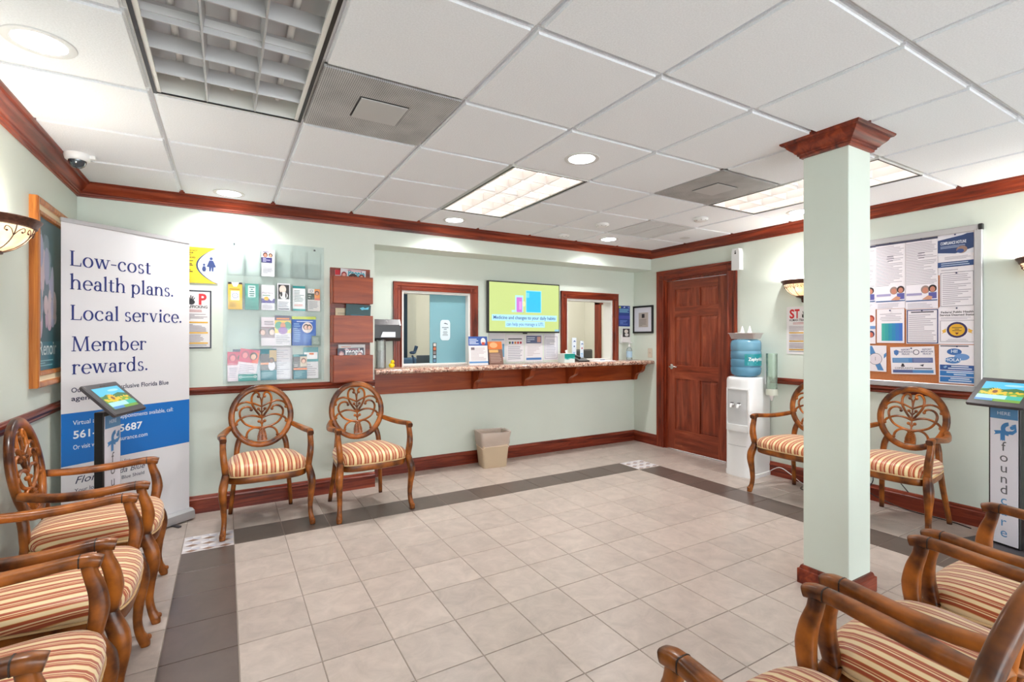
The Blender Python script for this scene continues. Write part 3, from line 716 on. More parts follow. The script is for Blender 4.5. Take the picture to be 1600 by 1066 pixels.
    S2([(542, 500), (470, 400), (425, 310), (418, 220), (448, 160), (490, 150), (512, 185), (502, 205)], curl=1)
    S2([(415, 285), (470, 310), (540, 345)], .0076)
    S2([(540, 350), (538, 300), (530, 240), (512, 205)], .0055)
    S2([(418, 292), (350, 272), (280, 288), (238, 325), (232, 368)], curl=1)
    S2([(540, 635), (430, 615), (340, 570), (285, 490), (272, 410), (305, 355), (360, 338), (400, 352), (412, 382)], curl=1)
    S2([(540, 500), (460, 468), (370, 462), (290, 490), (240, 530), (232, 565)], curl=1)
    S2([(528, 650), (460, 628), (400, 645), (360, 690), (348, 745)], curl=1)
    S2([(540, 500), (540, 640)], .006, False); S2([(540, 345), (540, 500)], .0055, False)
    S2([(540, 590), (520, 560), (505, 545)], .005, curl=1); S2([(540, 430), (515, 400), (500, 375)], .005, curl=1)
    S2([(300, 480), (255, 505)], .005)
    fw.build('fretwork', wf, bk, 60)
    pn = MB()
    pts = [(525, 640), (560, 640), (585, 690), (598, 745), (598, 815), (482, 815), (482, 745), (498, 690)]
    vs = [B((x - 541) * k, (470 - y) * k, d) for d in (-.011, .011) for x, y in pts]; n8 = len(pts)
    pn.add(vs, [tuple(range(n8)), tuple(range(n8, 2 * n8))[::-1]] + [(i, (i + 1) % n8, n8 + (i + 1) % n8, n8 + i) for i in range(n8)])
    for yy in range(660, 800, 26):
        w = 24 + (yy - 640) * .22
        for xx in (-w, 0, w): pn.ball(B(xx * k * .9, (470 - yy) * k, -.011), .0075, 6)
    pn.build('carved_pendant', wf, bk, 40)
    return t
def thing_part(name, par):
    o = bpy.data.objects.new(name, None); COL.objects.link(o); o.parent = par; o.empty_display_size = .05; return o
CH = [(.252, 4.085, R(2), 'oval-back armchair with striped seat under the clear brochure rack'),
      (.975, 4.015, R(4), 'oval-back armchair with striped seat under the wooden magazine rack'),
      (-.57, 3.145, R(92), 'oval-back striped armchair next to the slim kiosk and roll-up banner'),
      (-.575, 2.395, R(91), 'oval-back striped armchair in the middle of the row along the framed poster wall'),
      (-.585, 1.71, R(90), 'oval-back striped armchair at the end of the framed poster wall row away from the banner'),
      (1.118, .525, R(180), 'oval-back striped armchair of the counter-facing row, at the end away from the pillar'),
      (1.772, .530, R(180), 'oval-back striped armchair in the middle of the row facing the counter'),
      (2.43, .530, R(180), 'oval-back striped armchair of the counter-facing row, at the end nearest the pillar'),
      (4.245, 2.395, R(-91), 'oval-back striped armchair between the water cooler and the pillar'),
      (4.27, 1.70, R(-90), 'oval-back striped armchair below the bulletin board')]
ch0 = make_chair(CH[0][3]); ch0.location = (CH[0][0], CH[0][1], 0); ch0.rotation_euler.z = CH[0][2]
for x, y, a, l in CH[1:]: dup(ch0, (x, y, 0), a, l)

# ================================================================== COUNTER
mb = MB(); prof = [(4.95, 1.018), (4.458, 1.018), (4.446, 1.023), (4.440, 1.033), (4.440, 1.047), (4.446, 1.057), (4.458, 1.062), (4.95, 1.062)]
# slab front runs free of the wall; behind it passes through both windows
sl = MB().prism([p for p in prof[1:-1]] + [(YA - .001, 1.062), (YA - .001, 1.018)], 'X', AX + .001, XR - .003)
t = thing('reception_counter', 'pink granite counter on a red wood apron with scrolled brackets', 'counter', (0, 0, 0))
sl.build('granite_slab', M_GRANITE, t, 40)
MB().box(AX + .001, XR - .003, 4.772, YA - .001, .80, 1.018, .002).build('apron', cherry('X'), t)
for xc in (2.30, 2.93, 3.55, 4.615):
    pts = [(4.772, 1.018), (4.772, .802), (4.735, .802), (4.722, .815), (4.715, .845), (4.700, .875), (4.668, .895), (4.630, .905), (4.600, .925), (4.585, .955), (4.580, .985), (4.560, 1.000), (4.545, 1.018)]
    MB().prism([(p, q) for p, q in pts], 'X', xc - .028, xc + .028).build('bracket', cherry('Z'), t)

# ================================================================== TELEVISION
p, q = on_y(762.6, 437.8, 4.72), on_y(874.6, 520.6, 4.72)
t = thing('wall_television', 'flat television showing a green health slide between the two windows', 'television', ((p.x + q.x) / 2, 4.72, q.z))
tw, th = q.x - p.x, p.z - q.z
MB().box(-tw / 2, tw / 2, 0, .045, 0, th, .004).build('tv_body', M_BLACK, t)
MB().box(-.15, .15, .045, .08, .15, th - .15).build('wall_mount', M_DGREY, t)
MB().box(-.025, .025, -.002, .02, -.012, .0, .002).build('sensor_bump', M_BLACK, t)
P = Print(-.0005); b = .014; w2 = tw / 2
P.rect(-w2 + b, b + .004, w2 - b, th - b, (198, 216, 132)).up()
P.rect(-.05 - .06, th * .40, -.02, th * .41, (150, 170, 110))
P.rect(-.135, th * .405, -.03, th * .74, (176, 230, 240)).rect(.005, th * .405, .215, th * .845, (150, 226, 250)).rect(-.18, th * .405, -.14, th * .45, (186, 232, 230)).up()
P.rect(-.118, th * .41, -.045, th * .70, (206, 112, 210)).rect(.012, th * .415, .205, th * .83, (20, 190, 250)).up()
P.rect(-.085, th * .46, -.055, th * .62, (220, 160, 225)).ell(-.02, th * .575, .018, .03, (252, 232, 170)).rect(.012, th * .70, .05, th * .80, (110, 214, 250))
P.rect(-.43, th * .235, .43, th * .355, (176, 230, 250)).rect(-.262, th * .11, .262, th * .225, (176, 230, 250)).up()
P.text('Medicine and changes to your daily habits', 0, th * .268, .052, (36, 62, 130), 'c', width=.82, bold=.012)
P.text('can help you manage a UTI.', 0, th * .142, .052, (40, 78, 160), 'c', width=.49)
P.rect(w2 - b - .06, b + .004, w2 - b, b + .028, (150, 200, 220))
P.build(t, M_SCREEN, 'screen')

# ================================================================== BANNER (roll-up stand)
BL, BR = Vector((-.855, 3.905)), Vector((-.238, 4.385))
bw = (BR - BL).length; ba = math.atan2((BR - BL).y, (BR - BL).x); bc = (BL + BR) / 2
t = thing('roll_up_banner', 'tall white and blue roll-up banner reading Low-cost health plans', 'banner', (bc.x, bc.y, 0), ba)
MB().prism([(-.045, .012), (.045, .012), (.05, .03), (.045, .07), (.02, .085), (-.02, .085), (-.045, .07), (-.05, .03)], 'X', -bw / 2 - .012, bw / 2 + .012).build('base_cassette', M_ALU, t, 30)
for s in (-1, 1): MB().box(s * .25 - .012, s * .25 + .012, -.11, .10, 0, .012, .003).build('stand_foot', M_DGREY, t)
bt = 2.055
MB().box(-bw / 2, bw / 2, -.002, 0, .08, bt).build('banner_sheet', mat('banner_vinyl', (228, 227, 231), .45), t)
MB().box(-bw / 2 - .003, bw / 2 + .003, -.008, .008, bt - .004, bt + .024, .003).build('top_rail', M_ALU, t)
MB().tube([(0, .03, .08), (0, .02, bt)], .009, 8).build('support_pole', M_ALU, t, 40)
def buv(u, v):
    d = ray(u, v); n = Vector((math.sin(ba), -math.cos(ba), 0)); o = Vector((bc.x, bc.y, 0))
    p = O + d * ((o - O).dot(n) / d.dot(n)); return (p - o).dot(Vector((math.cos(ba), math.sin(ba), 0))), p.z
# serif letters drawn from stems, bowls and serifs
def serif(P, s, u0, v0, u1, size, rgb):
    TH, TN = .098, .036; polys = []; x = [0.0]
    def rc(a, b, c, d): polys.append([(x[0] + a, b), (x[0] + c, b), (x[0] + c, d), (x[0] + a, d)])
    def pg(*q): polys.append([(x[0] + a, b) for a, b in q])
    def stem(a, b, c, top='f', bot=True):
        rc(a - TH / 2, b, a + TH / 2, c)
        if bot: rc(a - TH / 2 - .045, b, a + TH / 2 + .045, b + TN * .9)
        if top == 'f': pg((a - TH / 2 - .06, c - .035), (a - TH / 2 + .01, c - .085), (a + TH / 2, c), (a + TH / 2, c + .022))
        if top == 's': rc(a - TH / 2 - .05, c - TN, a + TH / 2 + .05, c)
    def arc(cx, cy, rx, ry, a0, a1, th=TH, tn=TN, n=18):
        for i in range(n):
            q = []
            for k, sg in ((i, 1), (i, -1), (i + 1, -1), (i + 1, 1)):
                a = R(a0 + (a1 - a0) * k / n); w = (tn + (th - tn) * abs(math.cos(a)) ** 1.3) / 2
                q.append((x[0] + cx + (rx + sg * w) * math.cos(a), cy + (ry + sg * w) * math.sin(a)))
            polys.append(q)
    def dot(a, b, r=.055): polys.append([(x[0] + a + r * math.cos(2 * PI * i / 14), b + r * math.sin(2 * PI * i / 14)) for i in range(14)])
    def dg(a, b, c, d, w): pg((a - w / 2, b), (a + w / 2, b), (c + w / 2, d), (c - w / 2, d))
    adv = dict(zip('Low-csthealpnrviMmbd. ', (.54, .54, .76, .34, .47, .41, .35, .58, .49, .49, .25, .57, .58, .42, .55, .26, .90, .86, .57, .57, .20, .24)))
    for ch in s:
        if ch == 'L': stem(.12, 0, .72, 's'); rc(.12, 0, .50, TN); pg((.45, TN), (.50, 0), (.515, .19), (.495, .19))
        elif ch == 'o': arc(.27, .235, .19, .235, 0, 360, n=30)
        elif ch == 'w':
            dg(.09, .48, .24, 0, TH); dg(.24, 0, .36, .44, TN * 1.3); dg(.37, .48, .53, 0, TH); dg(.53, 0, .67, .48, TN * 1.3)
            for a in (.09, .37, .67): rc(a - .085, .48 - TN, a + .085, .48)
        elif ch == '-': rc(.03, .235, .30, .285)
        elif ch == 'c': arc(.26, .235, .19, .235, 48, 318); dot(.385, .375, .048)
        elif ch == 's': arc(.20, .355, .11, .115, 30, 262, TH * .8); arc(.20, .115, .125, .115, 92, -150, TH * .85); rc(.285, .36, .305, .47); rc(.07, 0, .09, .13)
        elif ch == 't': rc(.15 - TH / 2, .09, .15 + TH / 2, .60); rc(.02, .48 - TN, .31, .48); arc(.235, .10, .09, .085, 180, 320); pg((.15 - TH / 2, .48), (.15 + TH / 2, .48), (.15 + TH / 2, .62))
        elif ch in 'hn': stem(.12, 0, .75 if ch == 'h' else .48); arc(.29, .29, .155, .175, 165, 0, TH); stem(.445, 0, .30, '')
        elif ch == 'm': stem(.12, 0, .48); arc(.275, .29, .145, .175, 165, 0); stem(.42, 0, .30, ''); arc(.575, .29, .145, .175, 165, 0); stem(.72, 0, .30, '')
        elif ch == 'e': arc(.26, .235, .19, .235, 0, 318); rc(.10, .235, .47, .235 + TN)
        elif ch == 'a': rc(.36 - TH / 2, .04, .36 + TH / 2, .32); arc(.235, .32, .125, .14, 0, 150, TH); dot(.125, .36, .045); arc(.22, .135, .125, .125, 60, 320); rc(.22, .235, .36, .235 + TN); arc(.43, .07, .07, .06, 180, 300, TH * .8)
        elif ch == 'l': stem(.125, 0, .75)
        elif ch == 'p': stem(.12, -.21, .48); arc(.29, .235, .175, .235, 150, -150)
        elif ch == 'b': stem(.12, 0, .75, bot=False); arc(.29, .235, .175, .235, 150, -150)
        elif ch == 'd': stem(.42, 0, .75, bot=False); arc(.25, .235, .175, .235, 30, 330); rc(.42, 0, .53, TN)
        elif ch == 'r': stem(.12, 0, .48); arc(.27, .33, .13, .13, 165, 60, TH * .7); dot(.345, .415, .05)
        elif ch == 'v': dg(.10, .48, .27, 0, TH); dg(.27, 0, .43, .48, TN * 1.3); rc(.02, .48 - TN, .19, .48); rc(.36, .48 - TN, .50, .48)
        elif ch == 'i': stem(.125, 0, .48); dot(.125, .64, .06)
        elif ch == '.': dot(.10, .05, .058)
        elif ch == 'M': dg(.13, 0, .16, .72, TN * 1.4); dg(.17, .72, .43, 0, TH); dg(.43, 0, .68, .72, TN * 1.3); dg(.75, 0, .71, .72, TH); rc(.03, 0, .23, TN); rc(.63, 0, .87, TN); rc(.06, .72 - TN, .22, .72); rc(.67, .72 - TN, .82, .72)
        x[0] += adv.get(ch, .5)
    sx = (u1 - u0) / x[0]
    P.up(); k_ = P.auto; P.auto = 0
    for q in polys: P.poly([(u0 + a * sx, v0 + b * size) for a, b in q], rgb)
    P.auto = k_; P.y += P.step
P = Print(-.002); NAVY = (38, 52, 124); INKB = (40, 48, 84)
P.rect(-bw / 2, .576, bw / 2, .895, (18, 112, 196)).up()
for s_, a, b2 in (('Low-cost', (108, 416), (236, 428)), ('health plans.', (108, 451.6), (271, 464)), ('Local service.', (109, 500), (284, 504.5)), ('Member', (110, 549), (229, 547)), ('rewards.', (111, 585.8), (231, 578))):
    u0, v0 = buv(*a); u1, v1 = buv(*b2); serif(P, s_, u0, (v0 + v1) / 2, u1, .128, NAVY)
def bt_(s_, a, b2, h, rgb, bold=0, shear=0):
    u0, v0 = buv(*a); u1, v1 = buv(*b2); P.text(s_, u0, (v0 + v1) / 2, h, rgb, width=u1 - u0, bold=bold, shear=shear)
bt_('Our dedicated, exclusive Florida Blue', (111, 614), (263, 600.5), .042, INKB, .012)
bt_('agents can help.', (111, 627.5), (205, 617), .042, INKB, .012)
WH = (240, 244, 250)
bt_('Virtual and', (113.5, 665), (158, 658.5), .040, WH); bt_('appointments available, call:', (188, 654), (270, 642), .040, WH)
bt_('561-', (114, 686), (150, 680), .066, WH, .02); bt_('5687', (186, 674.5), (222, 669), .066, WH, .02)
bt_('Or visit w', (114, 703), (149, 697), .040, WH); bt_('surance.com', (187, 688.5), (230, 681), .040, WH)
bt_('Flori', (117, 756), (152, 749), .062, INKB, .0, .35); bt_('y for', (188, 723), (203, 720), .03, INKB); bt_('da Blue', (186, 739), (225, 731), .05, INKB, 0, .3)
bt_('Your local', (116, 769), (156, 762), .034, INKB); bt_('Blue Shield', (190, 748), (225, 741), .032, INKB)
P.rect(-.1, .235, .12, .2365, (120, 124, 140))
P.build(t, M_INK, 'lettering')

# ================================================================== TABLET KIOSKS
def kiosk(loc, rz, label):
    t = thing('tablet_kiosk', label, 'kiosk', loc, rz, 'tablet check-in kiosks')
    MB().box(-.17, .17, -.15, .20, 0, .018, .004).build('base_plate', M_DGREY, t)
    MB().box(-.083, .083, -.012, .036, .018, .93, .004).build('post', M_BLACK, t)
    fp = MB().box(-.072, .072, -.015, -.0121, .03, .905).build('sign_panel', mat('kiosk_panel', (226, 224, 234), .4), t)
    P = Print(-.015); BLU = (70, 132, 190); GR = (92, 92, 100)
    P.rect(-.072, .832, .072, .905, (88, 142, 190)).up().text('HERE', 0, .858, .03, (225, 235, 245), 'c')
    # ribbon-shaped emblem
    P.poly([(-.052, .752), (-.018, .757), (.006, .757), (.006, .737), (-.018, .737), (-.052, .725), (-.044, .738)], BLU)
    P.poly([(-.018, .752), (.006, .752), (.006, .690), (-.001, .697), (-.006, .690), (-.011, .697), (-.018, .690)], BLU)
    P.ring(.028, .770, .020, .044, BLU, 20, 1, R(95), R(265)); P.poly([(.022, .790), (.062, .808), (.066, .760), (.046, .738), (.006, .737), (.006, .757), (.03, .757)], BLU).up()
    P.ell(.036, .778, .019, .018, (226, 224, 234)).up(); P.ell(.043, .781, .012, .012, BLU)
    P.build(fp, M_INK, 'emblem')
    for i, c in enumerate('foundcare'): Print(-.015).text(c, 0, .628 - i * .069, .085, GR if i < 5 else (84, 148, 200), 'c').build(fp, M_INK, 'letter')
    Mt = Matrix.Translation((0, -.022, .998)) @ Matrix.Rotation(R(-46), 4, 'X')
    hd = MB().box(-.155, .155, -.012, .012, -.122, .120, .006, M=Mt).build('tablet_case', M_DGREY, t)
    MB().box(-.05, .05, .012, .03, -.06, .06, .004, M=Mt).build('tablet_bracket', M_BLACK, t)
    P = Print(0); a, b2 = .118, .083
    P.rect(-a, -b2, a, b2, (110, 160, 40)).up(); P.rect(-a, .02, a, b2, (70, 190, 235)).up()
    P.poly([(-a, .01), (-.06, .03), (0, .022), (.06, .034), (a, .02), (a, 0), (-a, 0)], (40, 110, 50)).up()
    P.ell(.04, .055, .05, .009, (160, 216, 240)).up()
    rnd = random.Random(3)
    for k in range(26): P.ell(rnd.uniform(-a + .01, a - .01), rnd.uniform(-.05, .0), rnd.uniform(.008, .014), .007, (228, 190, 40))
    P.up()
    for k in range(16):
        an = 2 * PI * k / 16; cx_, cz_ = -.035, -.003; r_ = .042
        P.poly([(cx_ + r_ * math.cos(an), cz_ + r_ * .9 * math.sin(an)), (cx_ + .02 * math.cos(an + .25), cz_ + .02 * math.sin(an + .25)), (cx_ + .02 * math.cos(an - .25), cz_ + .02 * math.sin(an - .25))], (250, 200, 30))
    P.ell(-.035, -.003, .024, .022, (240, 180, 20)).up().ell(-.035, -.003, .014, .013, (120, 70, 20)).up()
    P.rect(-a, -b2 + .018, a, -b2 + .05, (170, 226, 236)).rect(.04, -b2 + .018, a, -b2 + .05, (40, 180, 160)).rect(-a, -b2, -.02, -b2 + .018, (60, 130, 200)).up()
    o = P.build(hd, M_SCREEN, 'screen'); o.matrix_local = Mt @ Matrix.Translation((0, -.0122, 0))
    MB().box(-.022, .022, -.0135, -.0125, .092, .099, M=Mt).build('camera_slot', M_BLACK, hd)
    return t
kiosk((-.585, 3.66, 0), R(70), 'slim black tablet kiosk standing before the roll-up banner')
kiosk((4.33, 1.135, 0), R(-104), 'black tablet kiosk with foundcare lettering beside the bulletin board')

# ================================================================== WALL SCONCES
def sconce(loc, rz, label):
    t = thing('wall_sconce', label, 'lamp', loc, rz, 'half-bowl wall sconces')    # wall plane at local y=0, bowl towards -Y, rim at z=0
    a0, a1 = PI, 2 * PI; sc = .72
    def L(prof, name, m): 
        o = MB().lathe(prof, 24, a0=a0, a1=a1).build(name, m, t, 50); o.scale.y = 1.0; return o
    L([(.150, -.038), (.168, -.034), (.172, -.018), (.180, -.012), (.186, 0), (.178, .004), (.160, -.004)], 'rim_band', M_BRONZE)
    g = L([(.158, -.034), (.150, -.062), (.128, -.096), (.095, -.125), (.05, -.146), (.03, -.15)], 'glass_bowl', M_GLOW)
    rb = MB()
    for k in range(5):
        a = PI + PI * (k + .5) / 5
        pth = [Vector((r * 1.012 * math.cos(a), r * 1.012 * math.sin(a), z)) for r, z in ((.158, -.036), (.150, -.062), (.128, -.096), (.095, -.125), (.05, -.147))]
        rb.tube(crom(pth, 3), .002, 5)
        for sg in (-1, 1):
            lp = [Vector((r * 1.014 * math.cos(a + sg * d), r * 1.014 * math.sin(a + sg * d), z)) for r, z, d in ((.140, -.080, 0), (.152, -.056, .10), (.156, -.046, .22), (.152, -.060, .26), (.150, -.064, .20))]
            rb.tube(crom(lp, 4), .0016, 5); rb.ball(lp[-1], .0045, 6)
    rb.build('wire_scroll', M_BRONZE, t, 60)
    L([(.06, -.142), (.058, -.152), (.03, -.162), (.014, -.168), (.018, -.178), (.012, -.188), (.016, -.196), (0, -.206)], 'finial', M_BRONZE)
    MB().box(-.05, .05, -.012, 0, -.15, -.02, .003).build('back_plate', M_BRONZE, t)
    ld = bpy.data.lights.new('sconce_bulb', 'POINT'); ld.energy = SCONCE_W; ld.shadow_soft_size = .03; ld.color = (1, .97, .93)
    lo = bpy.data.objects.new('sconce_bulb', ld); COL.objects.link(lo); lo.parent = t; lo.location = (0, -.07, -.015)
    return t
m, N, L_, b_ = bsdf('alabaster_glow'); b_.inputs['Base Color'].default_value = lin((248, 226, 186)); b_.inputs['Roughness'].default_value = .3
nz = N.new('ShaderNodeTexNoise'); nz.inputs['Scale'].default_value = 9; tcn = N.new('ShaderNodeTexCoord'); L_.new(tcn.outputs['Object'], nz.inputs['Vector'])
rr_ = N.new('ShaderNodeValToRGB'); rr_.color_ramp.elements[0].color = lin((236, 176, 110)); rr_.color_ramp.elements[0].position = .35; rr_.color_ramp.elements[1].color = lin((255, 240, 210)); rr_.color_ramp.elements[1].position = .6
L_.new(nz.outputs['Fac'], rr_.inputs['Fac']); L_.new(rr_.outputs['Color'], b_.inputs['Emission Color']); b_.inputs['Emission Strength'].default_value = .75
M_GLOW = m
sconce((XL, 2.97, 1.875), FACE_LEFT, 'bronze half-bowl sconce with glowing glass beside the framed poster')
sconce((XR, 2.60, 1.885), FACE_RIGHT, 'bronze half-bowl sconce above the trafficking notice by the water cooler')
sconce((XR, .985, 1.885), FACE_RIGHT, 'bronze half-bowl sconce past the bulletin board above the tablet kiosk')

# ================================================================== FRAMED POSTER (left wall)
p = on_x(45, 303, XL); q = on_x(45, 608, XL); fy0, fy1, fz0, fz1 = p.y, p.y + .70, q.z, p.z
t = thing('framed_poster', 'tall gilt wooden framed art poster in soft teal and pink', 'picture', (XL, (fy0 + fy1) / 2, fz0), FACE_LEFT)
w, h = fy1 - fy0, fz1 - fz0
gilt = wood('gilt_oak', (132, 66, 22), (186, 108, 42), (214, 142, 66), 'Z', across=40)
def picture_frame(t, w, h, prof, m, d0=.0):
    vs = []
    for g, y in prof: vs += [(-w / 2 + g, -y, g), (w / 2 - g, -y, g), (w / 2 - g, -y, h - g), (-w / 2 + g, -y, h - g)]
    n = len(prof)
    fs = [(4 * k + i, 4 * k + (i + 1) % 4, 4 * k + 4 + (i + 1) % 4, 4 * k + 4 + i) for k in range(n - 1) for i in range(4)]
    return MB().add(vs, fs).build('frame', m, t, 30)
picture_frame(t, w, h, [(0, 0), (0, .034), (.008, .038), (.026, .036), (.034, .028)], gilt)
o = picture_frame(t, w, h, [(.034, .028), (.036, .022), (.060, .020), (.062, .024)], mat('linen_liner', (226, 206, 172), .7)); o.name = 'linen_liner'
o = picture_frame(t, w, h, [(.062, .024), (.068, .028), (.082, .026), (.088, .012)], gilt); o.name = 'inner_frame'
bk = MB().box(-w / 2 + .085, w / 2 - .085, -.012, 0, .085, h - .085).build('poster', mat('poster_teal', (34, 74, 84), .4), t)
P = Print(-.012); u0, u1, v0, v1 = -w / 2 + .088, w / 2 - .088, .088, h - .088
rnd = random.Random(5)
for k in range(46):
    v = rnd.uniform(v0 + .28, v1 - .12); u = u0 + .02 + rnd.random() ** 1.6 * (u1 - u0) * .55
    c = rnd.choice([(150, 150, 176), (176, 150, 168), (120, 140, 150), (96, 120, 132), (190, 170, 176), (70, 96, 110)])
    P.ell(min(max(u, u0 + .05), u1 - .055), v, rnd.uniform(.02, .048), rnd.uniform(.04, .11), c, 16)
P.step = .0001; P.up().rect(u0, v0, u1, v0 + .16, (20, 92, 110)).up().text('Renoir', u0 + .03, v0 + .085, .115, (206, 214, 214)).lines(u0 + .015, v0 + .02, u0 + .3, v0 + .06, 3, (120, 170, 180))
P.build(bk)
pn = on_x(66, 318, XL); tag(MB().tube([(XL, pn.y, pn.z), (XL + .012, pn.y, pn.z + .003)], .0035, 8).build('wall_nail', M_BLACK), 'small dark nail in the wall above the framed poster', 'nail')

# ================================================================== BACK WALL: signs and racks
p, q = on_y(340.5, 388.8, YF), on_y(340.5, 444, YF); w = .36; h = p.z - q.z
o = sheet('parent_notice_sign', 'yellow and white children unattended sign with adult and child pictogram', 'sign', w, h, (p.x - w / 2, YF - .006, q.z), 0, t=.006, m=mat('yellow_acrylic', (226, 196, 40), .3))
P = Print(); K = (52, 50, 40)
arcp = [(w / 2, 0)] + [(w / 2, h)] + [(w / 2 - .045 - .095 * math.sin(PI * i / 12) ** .9, h - h * i / 12) for i in range(13)]
P.poly([(w / 2 - .005 - .14 * math.sin(PI * i / 16) ** .8, h - h * i / 16) for i in range(17)] + [(w / 2, 0), (w / 2, h)], (40, 56, 96)).up()
P.poly([(w / 2 - .133 * math.sin(PI * i / 16) ** .8, h - h * i / 16) for i in range(17)] + [(w / 2, 0), (w / 2, h)], (208, 216, 240)).up()
P.ell(w / 2 - .045, h * .70, .011, .012, (44, 60, 110)).poly([(w / 2 - .075, h * .47), (w / 2 - .058, h * .65), (w / 2 - .032, h * .65), (w / 2 - .012, h * .47), (w / 2 - .020, h * .46), (w / 2 - .028, h * .46), (w / 2 - .030, h * .34), (w / 2 - .040, h * .34), (w / 2 - .043, h * .46), (w / 2 - .048, h * .34), (w / 2 - .058, h * .34), (w / 2 - .060, h * .46)], (44, 60, 110))
P.ell(w / 2 - .092, h * .52, .008, .009, (44, 60, 110)).poly([(w / 2 - .106, h * .40), (w / 2 - .100, h * .48), (w / 2 - .084, h * .48), (w / 2 - .078, h * .40), (w / 2 - .084, h * .33), (w / 2 - .100, h * .33)], (44, 60, 110))
for k, s_ in enumerate(('PLEASE DO NOT', 'LEAVE YOUR', 'CHILDREN', 'UNATTENDED.')): P.text(s_, -.075, h * (.88 - k * .065), .0165, K, bold=.02)
P.lines(-.075, h * .47, .02, h * .63, 4, K, .5, 1).lines(-.075, h * .25, .035, h * .38, 3, K, .5, 2)
P.rect(-.038, h * .135, -.018, h * .15, K).rect(-.031, h * .11, -.025, h * .175, K).lines(-.08, h * .05, .01, h * .10, 1, (120, 100, 40))
P.build(o)
def traffick(name, label, loc, rz, w, h, border):
    o = sheet(name, label, 'poster', w, h, loc, rz, t=.003)
    P = Print(); RED = (206, 34, 44); K = (30, 28, 34)
    if border: P.frame(-w / 2, 0, w / 2, h, .011, (36, 38, 56))
    a, b = -w / 2 + .024, w / 2 - .024; top = h - .02
    k = (b - a)
    for i, c in enumerate('ST P'):
        if c != ' ': P.text(c, a + k * (.02, .22, 0, .78)[i], top - .088, .115, RED, bold=.035, width=k * .19)
    hx, hy = a + k * .60, top - .060
    P.ell(hx, hy - .012, .024, .020, K)
    for d, l_ in ((-.95, .030), (-.35, .046), (-.05, .050), (.25, .046), (.6, .040)):
        P.poly([(hx + math.sin(d) * .012 - .0045, hy - .006), (hx + math.sin(d) * .012 + .0045, hy - .006), (hx + math.sin(d) * l_ + .003, hy - .01 + math.cos(d) * l_), (hx + math.sin(d) * l_ - .003, hy - .01 + math.cos(d) * l_)], K)
    P.text('HUMAN TRAFFICKING', 0, top - .118, .03, K, 'c', width=k * .98, bold=.02)
    P.lines(a + .02, top - .150, b - .02, top - .128, 2, (190, 90, 90), .4, 4, True)
    zs = top - .16; seg = (zs - .03) / 3
    for i in range(3):
        z1 = zs - i * seg; P.lines(a, z1 - seg * .74, b, z1, 6, (150, 134, 144), .42, i + 5)
        P.rect(a, z1 - seg * .92, b, z1 - seg * .78, (232, 176, 48)).up().lines(a + .005, z1 - seg * .90, a + k * .6, z1 - seg * .79, 1, (150, 110, 30), .4, 3)
    P.lines(a, .018, b, .034, 1, (160, 160, 165)); P.build(o); return o
p, q = on_y(330.5, 454.6, YF), on_y(330.5, 544.6, YF)
traffick('trafficking_poster', 'stop human trafficking notice with dark border under the yellow sign', (p.x - .16, YF - .004, q.z), 0, .32, p.z - q.z, True)
p, q = on_x(1229.5, 480, XR), on_x(1229.5, 553, XR)
traffick('trafficking_notice', 'borderless stop human trafficking notice below the wall sconce', (XR - .004, p.y - .145, q.z), FACE_RIGHT, .29, p.z - q.z, False)

# ---- clear brochure rack
rx0, rx1, rz0, rz1 = -.02, .733, .985, 2.130; rc = (rx0 + rx1) / 2
t = thing('acrylic_brochure_rack', 'large clear acrylic wall rack holding brochures', 'rack', (rc, YF, rz0))
rw, rh = rx1 - rx0, rz1 - rz0
MB().box(-rw / 2, rw / 2, -.006, -.002, 0, rh).build('back_sheet', M_ACRYLB, t)
zr_ = [rh * .015, rh * .26, rh * .515, rh * .755]              # pocket floors, bottom row first
POCK = {}
for row in range(4):
    n = 3 if row < 2 else 6; pw = (rw - .05) / n
    for c in range(n):
        x0 = -rw / 2 + .025 + c * pw; z0 = zr_[row]; hh = .15 if row < 2 else .125
        POCK[(row, c)] = (rc + x0 + pw / 2, rz0 + z0 + .004, pw)
        mb = MB().box(x0 + .004, x0 + pw - .004, -.044, -.041, z0, z0 + hh).box(x0 + .004, x0 + pw - .004, -.041, -.006, z0, z0 + .003)
        for xx in (x0 + .004, x0 + pw - .007): mb.box(xx, xx + .003, -.041, -.006, z0 + .003, z0 + hh + .10)
        mb.build('pocket', M_ACRYL, t)
for u in (-.30, .30): MB().lathe([(0, -.004), (.007, -.003), (.008, 0)], 12, M=Matrix.Translation((u, -.0062, rh - .03)) @ Matrix.Rotation(PI / 2, 4, 'X')).build('screw', M_DGREY, t)
def brochure(row, c, dx, w, h, label, draw, base=(236, 234, 238), yo=.022, roll=0, lift=0, name='brochure'):
    x, z, pw = POCK[(row, c)]
    o = sheet(name, label, 'brochure', w, h, (x + dx, YF - yo, z + lift), 0, t=.004, tilt=R(-1.2), roll=roll, m=mat('paper_%d_%d_%d' % base, base, .4), group='brochures in the clear rack')
    P = Print(); draw(P, w, h); P.build(o, M_INKG); return o
def face(P, u, v, r, skin=(214, 160, 132), hair=(60, 36, 28)): 
    P.up().ell(u, v + r * .25, r * 1.15, r * 1.3, hair).up().ell(u, v, r * .75, r * .95, skin)
def br1(P, w, h): 
    face(P, -.02, h * .80, .015, (206, 130, 110)); face(P, .018, h * .80, .013); P.up().rect(-w / 2, h * .52, w * .30, h * .72, (58, 54, 110)).up().lines(-w / 2 + .01, h * .55, w * .25, h * .70, 3, (190, 186, 214)).lines(-w / 2 + .012, h * .12, w / 2 - .01, h * .48, 8, (190, 186, 196)).lines(-w / 2 + .01, h * .90, w / 2 - .01, h * .97, 1, (130, 120, 150))
